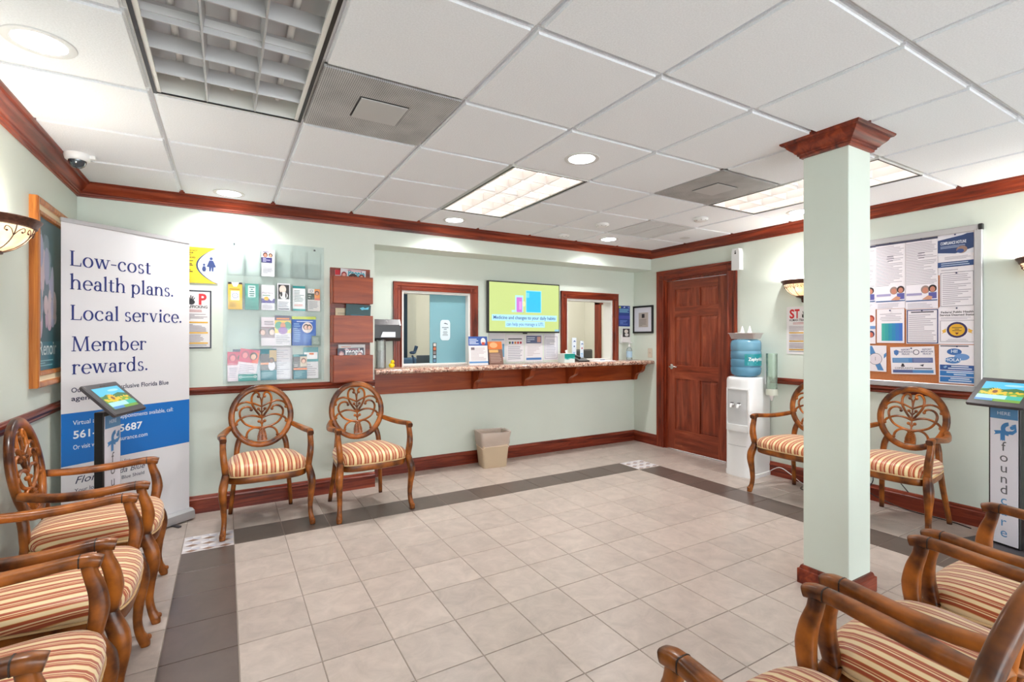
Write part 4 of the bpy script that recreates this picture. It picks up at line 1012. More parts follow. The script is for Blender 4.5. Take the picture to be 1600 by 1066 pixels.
def br2(P, w, h): 
    P.rect(-w / 2, h * .93, -w * .25, h, (60, 50, 50)).rect(w * .25, h * .93, w / 2, h, (60, 50, 50)).rect(-w * .3, h * .34, w * .3, h * .68, (240, 240, 244)).poly([(-w * .28, h), (w * .28, h), (w * .12, h * .84), (-w * .12, h * .84)], (238, 238, 246)).up().ring(0, h * .51, .018, .022, (60, 90, 140)).text('25', 0, h * .48, .022, (60, 80, 130), 'c').lines(-w * .4, h * .72, w * .4, h * .78, 1, (150, 110, 30)).lines(-w * .4, h * .08, w * .1, h * .28, 4, (176, 136, 40))
def br3(P, w, h): P.rect(-w * .28, h * .48, w * .26, h * .93, (196, 222, 216)).up().lines(-w * .2, h * .5, w * .2, h * .9, 5, (90, 120, 120), .5, 1, True).lines(-w * .4, h * .08, w * .4, h * .42, 5, (60, 126, 116))
def br4(P, w, h): P.rect(-w / 2, h * .28, w / 2, h * .46, (70, 52, 128)).up().ell(-.012, h * .46, .018, .016, (224, 170, 60)).ell(.024, h * .44, .013, .013, (220, 216, 236)).text('Pharmacy', -w * .42, h * .66, .02, (120, 116, 130)).lines(-w * .4, h * .55, w * .3, h * .63, 1, (130, 160, 140)).lines(-w * .4, h * .05, w * .4, h * .25, 4, (186, 182, 194))
def br5(P, w, h): P.rect(-w * .42, h * .42, w * .42, h * .95, (46, 40, 42)).up().ell(-.008, h * .78, .026, .034, (222, 206, 196)).ell(.0, h * .55, .03, .03, (226, 222, 226)).up().ell(-.018, h * .6, .008, .02, (50, 44, 44)).ell(.016, h * .56, .006, .022, (60, 52, 52)).lines(-w * .4, h * .12, w * .4, h * .34, 4, (150, 150, 164)).rect(-w * .4, h * .04, w * .4, h * .075, (60, 58, 74))
def br6(P, w, h): P.rect(-w / 2, h * .90, w / 2, h, (22, 138, 138)).rect(-w / 2, 0, w / 2, h * .08, (22, 160, 160)).lines(-w * .38, h * .36, w * .42, h * .84, 8, (150, 168, 172)).lines(-w * .38, h * .18, w * .38, h * .27, 2, (222, 130, 120))
def br7(P, w, h): P.rect(-w / 2, h * .52, w / 2, h * .80, (70, 84, 74)).rect(w * .05, h * .50, w / 2, h, (234, 150, 80)).up().lines(-w * .46, h * .56, w * .02, h * .76, 2, (180, 186, 176)); face(P, w * .25, h * .80, .015); P.up().rect(w * .05, h * .50, w / 2, h * .58, (230, 110, 80)).lines(-w * .42, h * .08, w * .42, h * .46, 6, (176, 170, 178)).ring(-w * .2, h * .90, .008, .011, (70, 90, 110), 16)
WPK = .098
brochure(3, 2, 0, WPK, .215, 'white brochure with photos and violet box, alone in the top row of the clear rack', br1)
for c, (fn, l, base, hh) in enumerate(((br2, 'yellow brochure marked 25 in the second row of the clear rack', (222, 178, 62), .215), (br3, 'teal green brochure in the second row of the clear rack', (84, 152, 142), .21),
        (br4, 'white pharmacy brochure with violet band in the clear rack', (232, 228, 236), .205), (br5, 'brochure with black and white drawing in the clear rack', (236, 234, 240), .225),
        (br6, 'white brochure with teal top and bottom bands in the clear rack', (238, 240, 242), .21), (br7, 'brochure with orange portrait corner at the end of the second rack row', (234, 230, 228), .19))):
    brochure(2, c, 0, WPK, hh, l, fn, base)
def b31(P, w, h): P.rect(-w / 2, h * .28, w / 2, h * .66, (120, 90, 96)); face(P, -.045, h * .46, .022, (222, 176, 160), (110, 70, 60)); face(P, .022, h * .47, .024, (226, 190, 176), (40, 26, 28)); P.up().lines(-w * .3, h * .72, w * .4, h * .88, 2, (140, 130, 140))
def b32(P, w, h): P.rect(-w / 2, h * .84, w / 2, h, (62, 54, 86)).rect(-w / 2, h * .42, w / 2, h * .84, (222, 190, 60)).up().ell(-.03, h * .66, .03, .035, (60, 140, 110)).ell(.034, h * .66, .03, .035, (60, 140, 110)).up().ell(0, h * .66, .02, .028, (190, 120, 80)).ell(0, h * .50, .036, .03, (126, 64, 150)).up().rect(-w * .4, h * .87, w * .4, h * .92, (224, 130, 60)).lines(-w * .42, h * .06, w * .42, h * .36, 5, (170, 166, 176))
def b33(P, w, h): P.rect(-w / 2, h * .90, w / 2, h, (190, 204, 40)).up().ell(w * .14, h * .62, .042, .046, (226, 206, 200)).up(); face(P, w * .09, h * .62, .02, (220, 170, 150)); face(P, w * .22, h * .62, .017, (226, 180, 160)); P.up().lines(-w * .42, h * .12, -w * .14, h * .78, 9, (120, 170, 226)).lines(-w * .3, h * .80, w * .4, h * .86, 1, (220, 232, 250)).lines(-w * .05, h * .1, w * .4, h * .4, 5, (90, 140, 210))
brochure(1, 1, -.052, .115, .235, 'white leaflet with two portraits in the third row of the clear rack', b31, (238, 230, 238))
brochure(1, 1, .052, .122, .25, 'leaflet with yellow and violet picture in the third row of the clear rack', b32, (236, 232, 238), yo=.027)
brochure(1, 2, -.02, .19, .245, 'large blue leaflet with lime top edge in the clear rack', b33, (40, 96, 186))
brochure(1, 2, .074, .068, .082, 'small grey green card tucked over the blue leaflet', lambda P, w, h: P.lines(-w * .4, h * .15, w * .4, h * .85, 5, (190, 200, 190)), (128, 146, 136), yo=.030)
def b41(P, w, h): P.rect(-w / 2, h * .55, w / 2, h, (196, 44, 88)).up().rect(w * .18, h * .55, w / 2, h * .92, (222, 84, 50)); face(P, -.03, h * .78, .024, (226, 120, 130), (150, 30, 70)); face(P, .03, h * .76, .024, (226, 176, 150), (70, 34, 34)); P.up().lines(-w * .4, h * .12, w * .4, h * .48, 6, (180, 172, 190))
brochure(0, 0, .025, .20, .255, 'teal white leaflet behind the magenta portrait leaflets', lambda P, w, h: P.rect(-w / 2, h * .9, w / 2, h, (56, 58, 84)).rect(-w / 2, 0, w / 2, h * .6, (196, 216, 224)), (214, 224, 232), yo=.016)
brochure(0, 0, -.045, .135, .235, 'upright magenta portrait leaflet in the lowest rack row', b41, (240, 226, 236), yo=.022)
brochure(0, 0, .012, .14, .235, 'slanted magenta and orange portrait leaflet in the lowest rack row', b41, (240, 230, 238), yo=.029, roll=R(9), lift=.02)
brochure(0, 0, .03, .135, .055, 'teal card with white circles at the foot of the lowest rack row', lambda P, w, h: P.ring(-w * .38, h * .6, .006, .011, (220, 240, 240), 16).ring(w * .38, h * .6, .006, .011, (220, 240, 240), 16).rect(-w * .28, h * .56, w * .28, h * .64, (200, 236, 234)), (36, 158, 152), yo=.036)
brochure(0, 1, .045, .155, .275, 'white form sheet with thin dark border in the lowest rack row', lambda P, w, h: P.frame(-w / 2 + .006, .006, w / 2 - .006, h - .006, .002, (70, 72, 96)).lines(-w * .38, h * .15, w * .38, h * .92, 12, (190, 190, 204), .3), (236, 236, 244), yo=.016)
def b42(P, w, h): P.rect(-w / 2, h * .32, w / 2, h * .84, (58, 52, 56)).rect(w * .05, h * .6, w / 2, h * .96, (176, 148, 90)).up().rect(-w / 2, h * .50, w * .08, h * .56, (226, 132, 70)).ell(w * .2, h * .46, .026, .04, (210, 206, 214)); face(P, w * .18, h * .62, .018, (120, 84, 66), (30, 24, 24)); P.up().lines(-w * .42, h * .06, w * .3, h * .26, 4, (150, 196, 206))
brochure(0, 1, -.055, .118, .255, 'teal leaflet with a dark photo and orange strip in the lowest rack row', b42, (72, 140, 156), yo=.027)
brochure(0, 2, .035, .12, .265, 'white and teal leaflet with orange tag, last pocket of the lowest rack row', lambda P, w, h: P.rect(-w / 2, h * .54, w / 2, h, (66, 148, 156)).up().rect(-w * .45, h * .62, w * .45, h * .84, (240, 240, 242)).up().rect(-w * .1, h * .76, w * .2, h * .82, (226, 120, 60)).lines(-w * .4, h * .08, w * .4, h * .48, 6, (196, 190, 200)), (238, 236, 240), yo=.016)
def b43(P, w, h): P.rect(-w / 2, h * .46, w / 2, h * .90, (70, 62, 62)).rect(0, h * .5, w / 2, h * .92, (196, 176, 150)).up(); face(P, w * .25, h * .72, .018, (226, 178, 150), (110, 50, 34)); P.up().rect(-w / 2, h * .37, w / 2, h * .45, (232, 122, 56)).rect(-w / 2, h * .92, -.01, h, (66, 148, 156)).lines(-w * .42, h * .06, w * .42, h * .32, 4, (150, 196, 206)).lines(-w * .45, h * .5, .02, h * .62, 2, (220, 216, 214))
brochure(0, 2, -.05, .105, .205, 'shorter teal leaflet with portrait and orange stripe, last pocket of the lowest row', b43, (80, 142, 158), yo=.027)

# ---- wooden magazine rack with magazines
p0, p1 = on_y(514.6, 416.6, YF), on_y(578, 600, 4.42)
mx0, mx1 = .782, 1.125; t = thing('wooden_magazine_rack', 'red wood wall rack with three stacked magazine pockets', 'rack', ((mx0 + mx1) / 2, YF, .965))
mw, mh = mx1 - mx0, 1.0
MB().box(-mw / 2, mw / 2, -.018, 0, 0, mh, .002).build('back_board', mahog('X'), t)
PK = [.0, .345, .685]
for z in PK:
    pk = MB().box(-mw / 2 + .012, mw / 2 + .004, -.108, -.092, z, z + .235, .002).build('pocket_front', cherry('X'), t)
    for s_ in (-1, 1): MB().box(s_ * (mw / 2 - .012) - .008, s_ * (mw / 2 - .012) + .008, -.092, -.018, z, z + .235).build('pocket_side', cherry('Z'), t)
    MB().box(-mw / 2 + .02, mw / 2 - .02, -.092, -.018, z, z + .012).build('pocket_floor', cherry('X'), t)
mc = (mx0 + mx1) / 2
def magazine(dx, z, w, h, yo, label, draw, base, roll=0, t_=.008, name='magazine'):
    o = sheet(name, label, 'magazine', w, h, (mc + dx, YF - yo, .965 + z), 0, t=t_, tilt=R(-2), roll=roll, m=mat('cover_%d_%d_%d' % base, base, .35), group='magazines in the wooden rack')
    P = Print(); draw(P, w, h); P.build(o, M_INKG)
def people(rgb):
    def d(P, w, h):
        P.rect(-w / 2, 0, w / 2, h * .78, (90, 60, 64)).up(); P.text('People', -w * .20, h * .80, .075, rgb, width=w * .66, bold=.03)
        face(P, w * .34, h * .76, .022, (226, 160, 140), (120, 40, 40)); face(P, -w * .36, h * .80, .02, (220, 150, 140), (140, 30, 40)); face(P, 0, h * .66, .04, (224, 150, 120), (60, 30, 30)); P.up().lines(-w * .25, h * .94, w * .4, h * .985, 1, (220, 120, 130))
    return d
magazine(.0, .697, .215, .29, .075, 'celebrity magazine with teal title in the top pocket of the wooden rack', people((20, 150, 170)), (206, 204, 210), R(3))
magazine(-.02, .697, .22, .285, .045, 'red edged magazine behind the teal titled one in the top pocket', lambda P, w, h: P.rect(-w / 2, h * .84, -w * .1, h, (196, 40, 52)), (196, 190, 196), R(-1))
magazine(-.045, .357, .17, .29, .045, 'beige booklet behind the teal folder in the middle pocket', lambda P, w, h: P.lines(-w * .4, h * .3, w * .4, h * .9, 5, (190, 170, 140)), (216, 196, 160), name='booklet')
magazine(.045, .357, .215, .325, .070, 'dark teal folder with blue butterfly in the middle pocket of the wooden rack', lambda P, w, h: P.rect(-w * .3, h * .5, w * .25, h * .72, (20, 104, 122)).poly([(.01, h * .90), (.04, h * .94), (.055, h * .91), (.09, h * .95), (.085, h * .88), (.05, h * .87), (.03, h * .85)], (90, 200, 230)), (24, 74, 80), R(3), t_=.012, name='folder')
magazine(.01, .012, .23, .315, .040, 'white magazine at the back of the lowest pocket of the wooden rack', lambda P, w, h: P.lines(-w * .4, h * .9, w * .4, h * .97, 1, (220, 150, 120)), (236, 232, 232))
magazine(.0, .012, .225, .285, .062, 'magazine with white title and colourful cover in the lowest pocket', people((240, 240, 246)), (60, 60, 84), R(-1))

# ================================================================== ALCOVE ITEMS
def alc(u, v, y=YA): return on_y(u, v, y)
# paper towel dispenser
p, q = alc(590, 499, 4.68), alc(620, 533, 4.68)
t = thing('towel_dispenser', 'black paper towel dispenser on the wall beside the window casing', 'dispenser', ((p.x + q.x) / 2 - .015, YA, q.z))
w, h = .27, p.z - q.z
MB().prism([(0, 0), (-.14, 0), (-.16, .03), (-.165, h * .72), (-.13, h), (0, h)], 'X', -w / 2, w / 2).build('dispenser_shell', mat('smoke_black', (36, 35, 38), .3), t, 30)
MB().prism([(-.1655, h * .70), (-.1655, h * .75), (-.1335, h * 1.0), (-.131, h)], 'X', -w / 2 + .012, w / 2 - .012).build('lid_edge', M_DGREY, t)
MB().prism([(-.06, h * .18), (.08, h * .18), (.08, h * .42), (-.04, h * .42)], 'Y', -.167, -.163).build('label_plate', M_ALU, t)
MB().ball((0, -.145, h * .90), .011, 10).build('lock_button', M_ALU, t, 60)
# cup holder and small yellow duck at the left end of the counter
p = on_z(588, 574, 1.062); t = thing('clear_cup_sleeve', 'tall clear plastic holder on the counter under the towel dispenser', 'holder', (1.262, 4.62, 1.062))
MB().lathe([(.045, 0), (.045, .27), (.042, .27), (.042, .004), (0, .004)], 20).build('clear_tube', clear('smoky_clear', (.97, .98, .98), alpha=.10, rgb=(200, 205, 205)), t, 40)
MB().lathe([(0, .008), (.038, .008), (.038, .17), (0, .17)], 16).build('cup_stack', mat('cup_grey', (206, 208, 208), .5), t, 40)
t = thing('toy_duck', 'tiny yellow toy duck on the granite counter', 'toy', (1.375, 4.66, 1.062))
M_Y = mat('duck_yellow', (246, 220, 20), .35)
MB().ball((0, 0, .025), .027, 14, sx=1.1, sz=.92).build('body', M_Y, t, 60); MB().ball((.006, -.008, .058), .019, 12).build('head', M_Y, t, 60); MB().ball((.02, -.022, .055), .007, 8, sz=.5).build('beak', mat('beak_orange', (240, 140, 20), .4), t, 60)

def stand(name, label, u0, u1, vt, vb, y, draw, base=(238, 238, 240), tilt=-6, cat='flyer', t_=.003, z=1.0625):
    a, b = on_y(u0, vb, y), on_y(u1, vb, y); top = on_y((u0 + u1) / 2, vt, y).z
    w, h = b.x - a.x, (top - z) / math.cos(R(tilt))
    o = sheet(name, label, cat, w, h, ((a.x + b.x) / 2, y, z), 0, t=t_, tilt=R(tilt), m=mat('paper_%d_%d_%d' % base, base, .4)); P = Print(); draw(P, w, h); P.build(o); return o
def fl1(P, w, h): P.rect(-w / 2, h * .68, w / 2, h, (56, 92, 168)).up().lines(-w * .45, h * .72, w * .12, h * .93, 4, (214, 226, 244), .5, 2).ell(w * .28, h * .83, w * .13, h * .12, (232, 226, 226)).up().rect(w * .2, h * .70, w * .36, h * .80, (196, 80, 60)); P.lines(-w * .4, h * .16, w * .42, h * .62, 10, (196, 180, 186), .35, 3).rect(-w * .38, h * .53, -w * .2, h * .62, (120, 110, 120)).rect(-w / 2, h * .07, w / 2, h * .13, (96, 150, 206))
stand('flyer_stand', 'white flyer with blue header standing on the counter beside the window', 733.5, 763, 526, 570, 4.64, fl1)
def fl2(P, w, h): P.rect(-w / 2, 0, w / 2, h, (130, 96, 84)).up().rect(-w / 2, h * .66, w / 2, h, (226, 126, 62)).up().ell(-w * .1, h * .84, w * .28, h * .12, (232, 180, 130)).rect(-w * .45, h * .52, w * .2, h * .64, (226, 180, 110)).lines(-w * .4, h * .08, w * .4, h * .48, 6, (186, 156, 146))
stand('picture_booklet', 'brown and orange booklet leaning by the blue header flyer', 765, 787, 534, 567, 4.66, fl2, (120, 90, 80), -12, 'booklet', .008)
stand('blue_booklet', 'narrow blue booklet behind the brown orange booklet', 763, 773, 543, 567, 4.70, lambda P, w, h: P.lines(-w * .4, h * .1, w * .4, h * .9, 4, (90, 140, 200)), (44, 96, 168), -8, 'booklet', .006)
def taped(name, label, u0, u1, vt, vb, draw, y=YA - .003, base=(234, 232, 236)):
    a, b = on_y(u0, vb, y), on_y(u1, vb, y); top = on_y((u0 + u1) / 2, vt, y).z
    o = sheet(name, label, 'notice', b.x - a.x, top - b.z, ((a.x + b.x) / 2, y, b.z), 0, m=mat('paper_%d_%d_%d' % base, base, .4)); P = Print(); draw(P, b.x - a.x, top - b.z); P.build(o)
taped('wall_notice', 'pale notice with a blue line taped below the television edge', 764, 790, 521, 562, lambda P, w, h: P.rect(-w * .35, h * .74, w * .4, h * .78, (120, 160, 190)).rect(w * .3, h * .1, w * .42, h * .6, (110, 160, 190)).lines(-w * .4, h * .1, w * .2, h * .6, 6, (200, 204, 214)))
taped('circles_notice', 'notice with five coloured dots taped below the television', 791, 818.5, 523, 565, lambda P, w, h: [P.ell(-w * .30 + k * w * .155, h * .70, w * .055, w * .06, c) for k, c in enumerate(((70, 110, 70), (70, 90, 150), (220, 130, 60), (216, 60, 60), (190, 40, 70)))] and P.lines(-w * .4, h * .80, w * .4, h * .88, 1, (60, 60, 70), .5, 1, True).lines(-w * .4, h * .08, w * .42, h * .58, 8, (160, 160, 176), .4))
taped('header_notice', 'notice with grey blue photo header taped below the television', 820, 848, 523, 565, lambda P, w, h: P.rect(-w * .42, h * .68, w * .42, h * .96, (92, 104, 140)).up().lines(-w * .38, h * .72, w * .1, h * .92, 3, (200, 210, 226), .5).rect(w * .18, h * .72, w * .38, h * .92, (206, 160, 150)).lines(-w * .36, h * .22, w * .4, h * .6, 7, (200, 190, 196), .35).rect(-w * .42, h * .07, w * .42, h * .15, (80, 130, 190)))
taped('bordered_notice', 'bordered document taped below the television next to the second window', 850, 872, 522, 562, lambda P, w, h: P.frame(-w * .44, h * .05, w * .44, h * .90, .004, (130, 134, 150)).lines(-w * .36, h * .12, w * .36, h * .8, 11, (170, 174, 190), .35), base=(228, 228, 236))
t = thing('acrylic_paper_tray', 'clear tray base under the taped notices on the counter', 'tray', (on_y(820, 560, 4.70).x, 4.70, 1.0622))
MB().box(-.30, .30, -.05, .06, 0, .006).box(-.30, .30, -.053, -.05, 0, .03).build('clear_tray', M_ACRYL, t)
# tissue box
p = on_z(885, 564, 1.062); cx_ = on_y(885, 560, 4.60).x
t = thing('tissue_box', 'teal and white tissue box on the counter below the second window', 'box', (cx_, 4.60, 1.062), R(4))
o = MB().box(-.078, .078, -.06, .06, 0, .105, .003).build('carton', mat('tissue_white', (226, 238, 236), .5), t)
P = Print(-.060); P.poly([(-.077, .06), (-.04, .045), (0, .058), (.04, .05), (.077, .066), (.077, .104), (-.077, .104)], (24, 150, 140)).up().poly([(-.077, .045), (-.03, .035), (.02, .05), (.077, .04), (.077, .066), (.04, .05), (0, .058), (-.04, .045), (-.077, .06)], (110, 204, 200)).build(t, name='wave_print')
MB().add([(-.01, -.01, .105), (.02, 0, .105), (.0, .012, .105), (.012, -.005, .15), (-.016, .006, .14)], [(0, 1, 3), (1, 2, 3), (2, 0, 4), (0, 3, 4), (3, 2, 4)]).build('tissue', M_WHITE, t)
for u, l, c2 in ((897, 'white sign stand with blue bird mark behind the tissue box', (44, 90, 150)), (909, 'white sign stand with red dot beside the black phone', (190, 60, 60))):
    p = on_y(u, 560, 4.86); h = on_y(u, 528 if u < 900 else 533, 4.86).z - 1.084
    t = thing('counter_sign_stand', l, 'sign', (p.x, 4.86, 1.084)); MB().box(-.035, .035, -.03, .03, 0, .01, .002).build('sign_foot', M_PLASTIC, t)
    b_o = MB().box(-.034 if u < 900 else -.026, .034 if u < 900 else .026, -.004, .004, .01, h, .002).build('sign_board', mat('sign_white', (224, 234, 244), .3), t)
    Print(-.004).poly([(-.018, h * .80), (.0, h * .88), (.02, h * .84), (.022, h * .80), (.004, h * .82)], (40, 84, 150)).lines(-.022, h * .1, .022, h * .35, 3, (110, 170, 220)).ell(0, h * .6, .010, .010, c2).build(b_o)
p = on_y(908, 559, 4.70); t = thing('desk_phone', 'black desk phone on the counter below the second window', 'phone', (p.x, 4.70, 1.062), R(-8))
MB().prism([(-.07, 0), (.07, 0), (.07, .045), (-.07, .015)], 'X', -.075, .075).build('phone_base', M_BLACK, t)
MB().tube([(-.055, -.06, .045), (-.055, -.05, .05), (-.055, .04, .065), (-.055, .06, .06)], [.016, .018, .018, .016], 10).build('handset', M_BLACK, t, 50)
p = on_y(945, 561, 4.60); t = thing('paper_stack', 'loose stack of white forms on the counter beside the hand sanitizer', 'paper', (p.x - .03, 4.62, 1.062), R(12))
for k, (w, d, a) in enumerate(((.30, .22, 0), (.28, .21, .09), (.22, .16, -.12))): MB().box(-w / 2, w / 2, -d / 2, d / 2, k * .005, k * .005 + .004, M=Matrix.Rotation(a, 4, 'Z')).build('form_sheet', M_PAPER, t)
MB().tube([(-.05, -.02, .019), (.08, .02, .019)], .004, 8).build('blue_pen', mat('pen_blue', (60, 110, 170), .4), t)
# sanitizer bottle
p = on_y(994, 560, 4.62); t = thing('sanitizer_bottle', 'clear pump bottle of hand sanitizer at the wall end of the counter', 'bottle', (4.46, 4.68, 1.062))
MB().lathe([(0, 0), (.034, 0), (.037, .006), (.037, .125), (.030, .150), (.014, .165), (.013, .175)], 20).build('bottle', clear('gel_clear', (.88, .93, .95), alpha=.22, rgb=(214, 226, 230)), t, 40)
MB().lathe([(.0376, .035), (.0376, .115)], 20).build('bottle_label', mat('label_white_blue', (176, 208, 232), .4), t)
MB().lathe([(.016, .172), (.016, .188), (.006, .190), (.006, .215), (0, .215)], 12).box(-.008, .045, -.008, .008, .213, .225, .002).build('pump', M_PLASTIC, t, 40)
# posters at the end of the alcove
a, b, h_ = on_y(966.5, 510, YA), on_y(984, 510, YA), on_y(975, 478, YA).z
o = sheet('blue_notice', 'dark blue leaflet poster on the wall between window and framed certificate', 'poster', b.x - a.x, h_ - a.z, ((a.x + b.x) / 2, YA - .003, a.z), 0, m=mat('poster_blue', (40, 66, 140), .3))
w, h = b.x - a.x, h_ - a.z; P = Print(); P.ell(-w * .40, h * .92, w * .09, h * .05, (190, 210, 80)).poly([(-w * .1, h * .9), (.0, h * .96), (w * .1, h * .93), (0, h * .9)], (220, 230, 250)).ell(w * .38, h * .92, w * .08, h * .04, (120, 140, 200)).lines(-w * .45, h * .66, w * .45, h * .86, 4, (130, 190, 220), .5).rect(-w / 2, h * .36, w / 2, h * .52, (70, 80, 170)).lines(-w * .4, h * .08, w * .4, h * .3, 4, (110, 140, 210), .5); P.build(o)
a, b = on_y(968, 536, YA), on_y(983, 536, YA); zt_ = on_y(975, 513, YA).z
t = thing('leaflet_holder', 'small white leaflet holder with drawn face under the blue poster', 'holder', ((a.x + b.x) / 2, YA, a.z)); w, h = b.x - a.x, zt_ - a.z
MB().box(-w / 2, w / 2, -.03, 0, 0, h * .6, .003).build('holder_box', mat('holder_clear', (226, 228, 226), .3), t)
lf = MB().box(-w * .4, w * .4, -.034, -.031, .01, h).build('leaflet', M_PAPER, t); Print(-.034).rect(-w * .36, h * .4, w * .36, h * .97, (50, 46, 48)).up().ell(0, h * .78, w * .2, h * .13, (224, 214, 206)).ell(w * .05, h * .55, w * .2, h * .1, (226, 222, 222)).build(lf)
a, b, zt_ = on_x(990.5, 521, XR), on_x(1021.4, 521, XR), on_x(1006, 478, XR).z
w, h = a.y - b.y, zt_ - a.z
t = thing('framed_certificate', 'small black framed certificate with white mat near the door', 'picture', (XR, (a.y + b.y) / 2, a.z), FACE_RIGHT)
picture_frame(t, w, h, [(0, 0), (0, .022), (.004, .024), (.020, .022), (.022, .012)], M_BLACK)
mt = MB().box(-w / 2 + .02, w / 2 - .02, -.011, -.002, .02, h - .02).build('mat_board', mat('mat_white', (222, 222, 232), .5), t)
Print(-.011).rect(-w * .22, h * .22, w * .26, h * .75, (186, 176, 168)).up().rect(-w * .06, h * .56, w * .08, h * .70, (56, 54, 54)).lines(-w * .18, h * .26, w * .2, h * .52, 6, (140, 132, 126)).build(mt)
p = on_x(1016, 551.5, XR); t = thing('light_switch', 'ivory light switch plate between the counter and the door casing', 'switch', (XR, p.y, p.z), FACE_RIGHT)
MB().box(-.037, .037, -.006, 0, -.058, .058, .002).build('switch_plate', mat('ivory', (214, 202, 184), .4), t); MB().box(-.006, .006, -.014, -.006, -.012, .012, .002).build('toggle', mat('ivory', (214, 202, 184), .4), t)
p, q = on_x(1145, 391, XR), on_x(1158, 422, XR); t = thing('air_freshener', 'white air freshener box on the wall above the door casing corner', 'dispenser', (XR, 3.262, q.z), FACE_RIGHT)
h = p.z - q.z; MB().prism([(-.045, 0), (.045, 0), (.045, h * .8), (.035, h), (-.035, h), (-.045, h * .8)], 'Y', -.065, 0).build('freshener_case', M_PLASTIC, t, 30); MB().lathe([(0, 0), (.010, 0)], 12, M=Matrix.Translation((0, -.0655, h * .78)) @ Matrix.Rotation(PI / 2, 4, 'X')).build('spray_hole', M_BLACK, t); MB().box(-.006, .006, -.0665, -.065, h * .84, h * .9).build('indicator', M_DGREY, t)
# pass-through office contents
MB_ = mat('office_blue', (40, 66, 96), .5)
t = thing('office_desk', 'office desk behind the first pass-through window', 'desk', (2.2, 5.45, 0))
MB().box(-.7, 1.6, -.35, .35, .72, .75, .003).build('desk_top', mat('desk_grey', (150, 146, 140), .5), t)
for s_ in (-.65, 1.55): MB().box(s_ - .03, s_ + .03, -.3, .3, 0, .72, .003).build('desk_leg', M_DGREY, t)
a, b = on_y(651, 566, 5.35), on_y(672, 555, 5.35); t = thing('computer_monitor', 'grey computer monitor on the office desk seen through the first window', 'monitor', ((a.x + b.x) / 2, 5.35, .75))
MB().box(-(b.x - a.x) / 2, (b.x - a.x) / 2, -.012, .012, .12, b.z - .75, .003).build('monitor_back', mat('monitor_grey', (112, 118, 132), .4), t); MB().box(-.02, .02, -.01, .02, .01, .14).build('monitor_stem', M_DGREY, t); MB().box(-.08, .08, -.06, .06, 0, .012, .003).build('monitor_foot', M_DGREY, t)
p = on_y(646, 560, 5.2); t = thing('desk_webcam', 'dark desk camera on a bent stem inside the first window', 'camera', (p.x, 5.2, .75)); zt_ = on_y(646, 541, 5.2).z - .75
MB().lathe([(0, 0), (.05, 0), (.05, .012), (0, .015)], 16).build('camera_foot', MB_, t, 40); MB().tube(crom([(0, 0, .01), (.005, 0, zt_ * .5), (0, 0, zt_ * .72), (-.015, 0, zt_ * .8)], 4), .011, 8).build('camera_stem', MB_, t, 50)
MB().ball((-.012, -.01, zt_ * .86), .032, 12, sx=1.2, sz=.55).build('camera_cup', MB_, t, 60); MB().tube([(.012, 0, zt_ * .86), (.035, 0, zt_ * 1.0)], [.016, .02], 10).build('camera_arm', MB_, t, 50)
def office_chair(loc, rz, label, m, zt_):
    t = thing('office_chair', label, 'chair', loc, rz); 
    MB().box(-.23, .23, -.22, .22, .44, .50, .02).build('seat', m, t, 40); MB().box(-.21, .21, .2, .235, .56, zt_, .02).build('backrest', m, t, 40); MB().box(-.03, .03, .18, .22, .44, .6).build('back_bar', M_BLACK, t)
    MB().tube([(0, 0, .06), (0, 0, .44)], .025, 10).build('gas_column', M_BLACK, t)
    for k in range(5): a_ = 2 * PI * k / 5; MB().tube([(0, 0, .09), (.28 * math.cos(a_), .28 * math.sin(a_), .05), (.28 * math.cos(a_), .28 * math.sin(a_), 0)], [.022, .016, .02], 6).build('star_leg', M_BLACK, t)
p = on_y(634, 565, 5.95); office_chair((p.x + .12, 5.98, 0), R(20), 'blue office chair behind the first pass-through window', mat('chair_blue', (86, 120, 156), .7), on_y(634, 559, 6.2).z)
p = on_y(919, 553, 5.75); office_chair((p.x - .05, 5.55, 0), R(10), 'grey mesh office chair behind the second pass-through window', mat('mesh_grey', (92, 90, 92), .7), on_y(919, 546, 5.75).z)
a, b = on_y(629.5, 500, 6.3), on_y(636, 500, 6.3); t = thing('blue_door_edge', 'dark blue narrow door leaf standing open inside the first window', 'door', ((a.x + b.x) / 2, 6.3, 0)); MB().box(-(b.x - a.x) / 2, (b.x - a.x) / 2, -.02, .02, 0, 1.98, .003).build('door_leaf', mat('door_navy', (34, 58, 80), .4), t); MB().ball((0, -.03, 1.0), .012, 8).build('knob', M_ALU, t)
a, b = on_y(676.5, 560, 4.862), on_y(682, 560, 4.862); o = sheet('colour_strip', 'narrow strip of small pictures stuck on the teal sliding pane', 'sticker', b.x - a.x, on_y(679, 536, 4.862).z - 1.088, ((a.x + b.x) / 2, 4.864, 1.088), 0, m=M_BLACK, t=.002)
w, h = b.x - a.x, on_y(679, 536, 4.862).z - 1.088; P = Print(); [P.rect(-w * .36, h * (.03 + .2 * k), w * .36, h * (.18 + .2 * k), c) for k, c in enumerate(((90, 130, 160), (170, 190, 200), (130, 120, 120), (200, 110, 70), (214, 210, 206)))]; P.build(o)
a, b = on_y(688, 532, 4.862), on_y(703.5, 532, 4.862); zt_ = on_y(696, 500, 4.862).z; w, h = b.x - a.x, zt_ - a.z
mb = MB(); pts = []
for i in range(24):
    an = 2 * PI * i / 24; pts.append((w / 2 * (1 if math.cos(an) > 0 else -1) * min(1, abs(math.cos(an)) * 1.25) ** .6, h / 2 + (h / 2) * math.copysign(min(1, abs(math.sin(an)) * 1.08) ** .7, math.sin(an))))
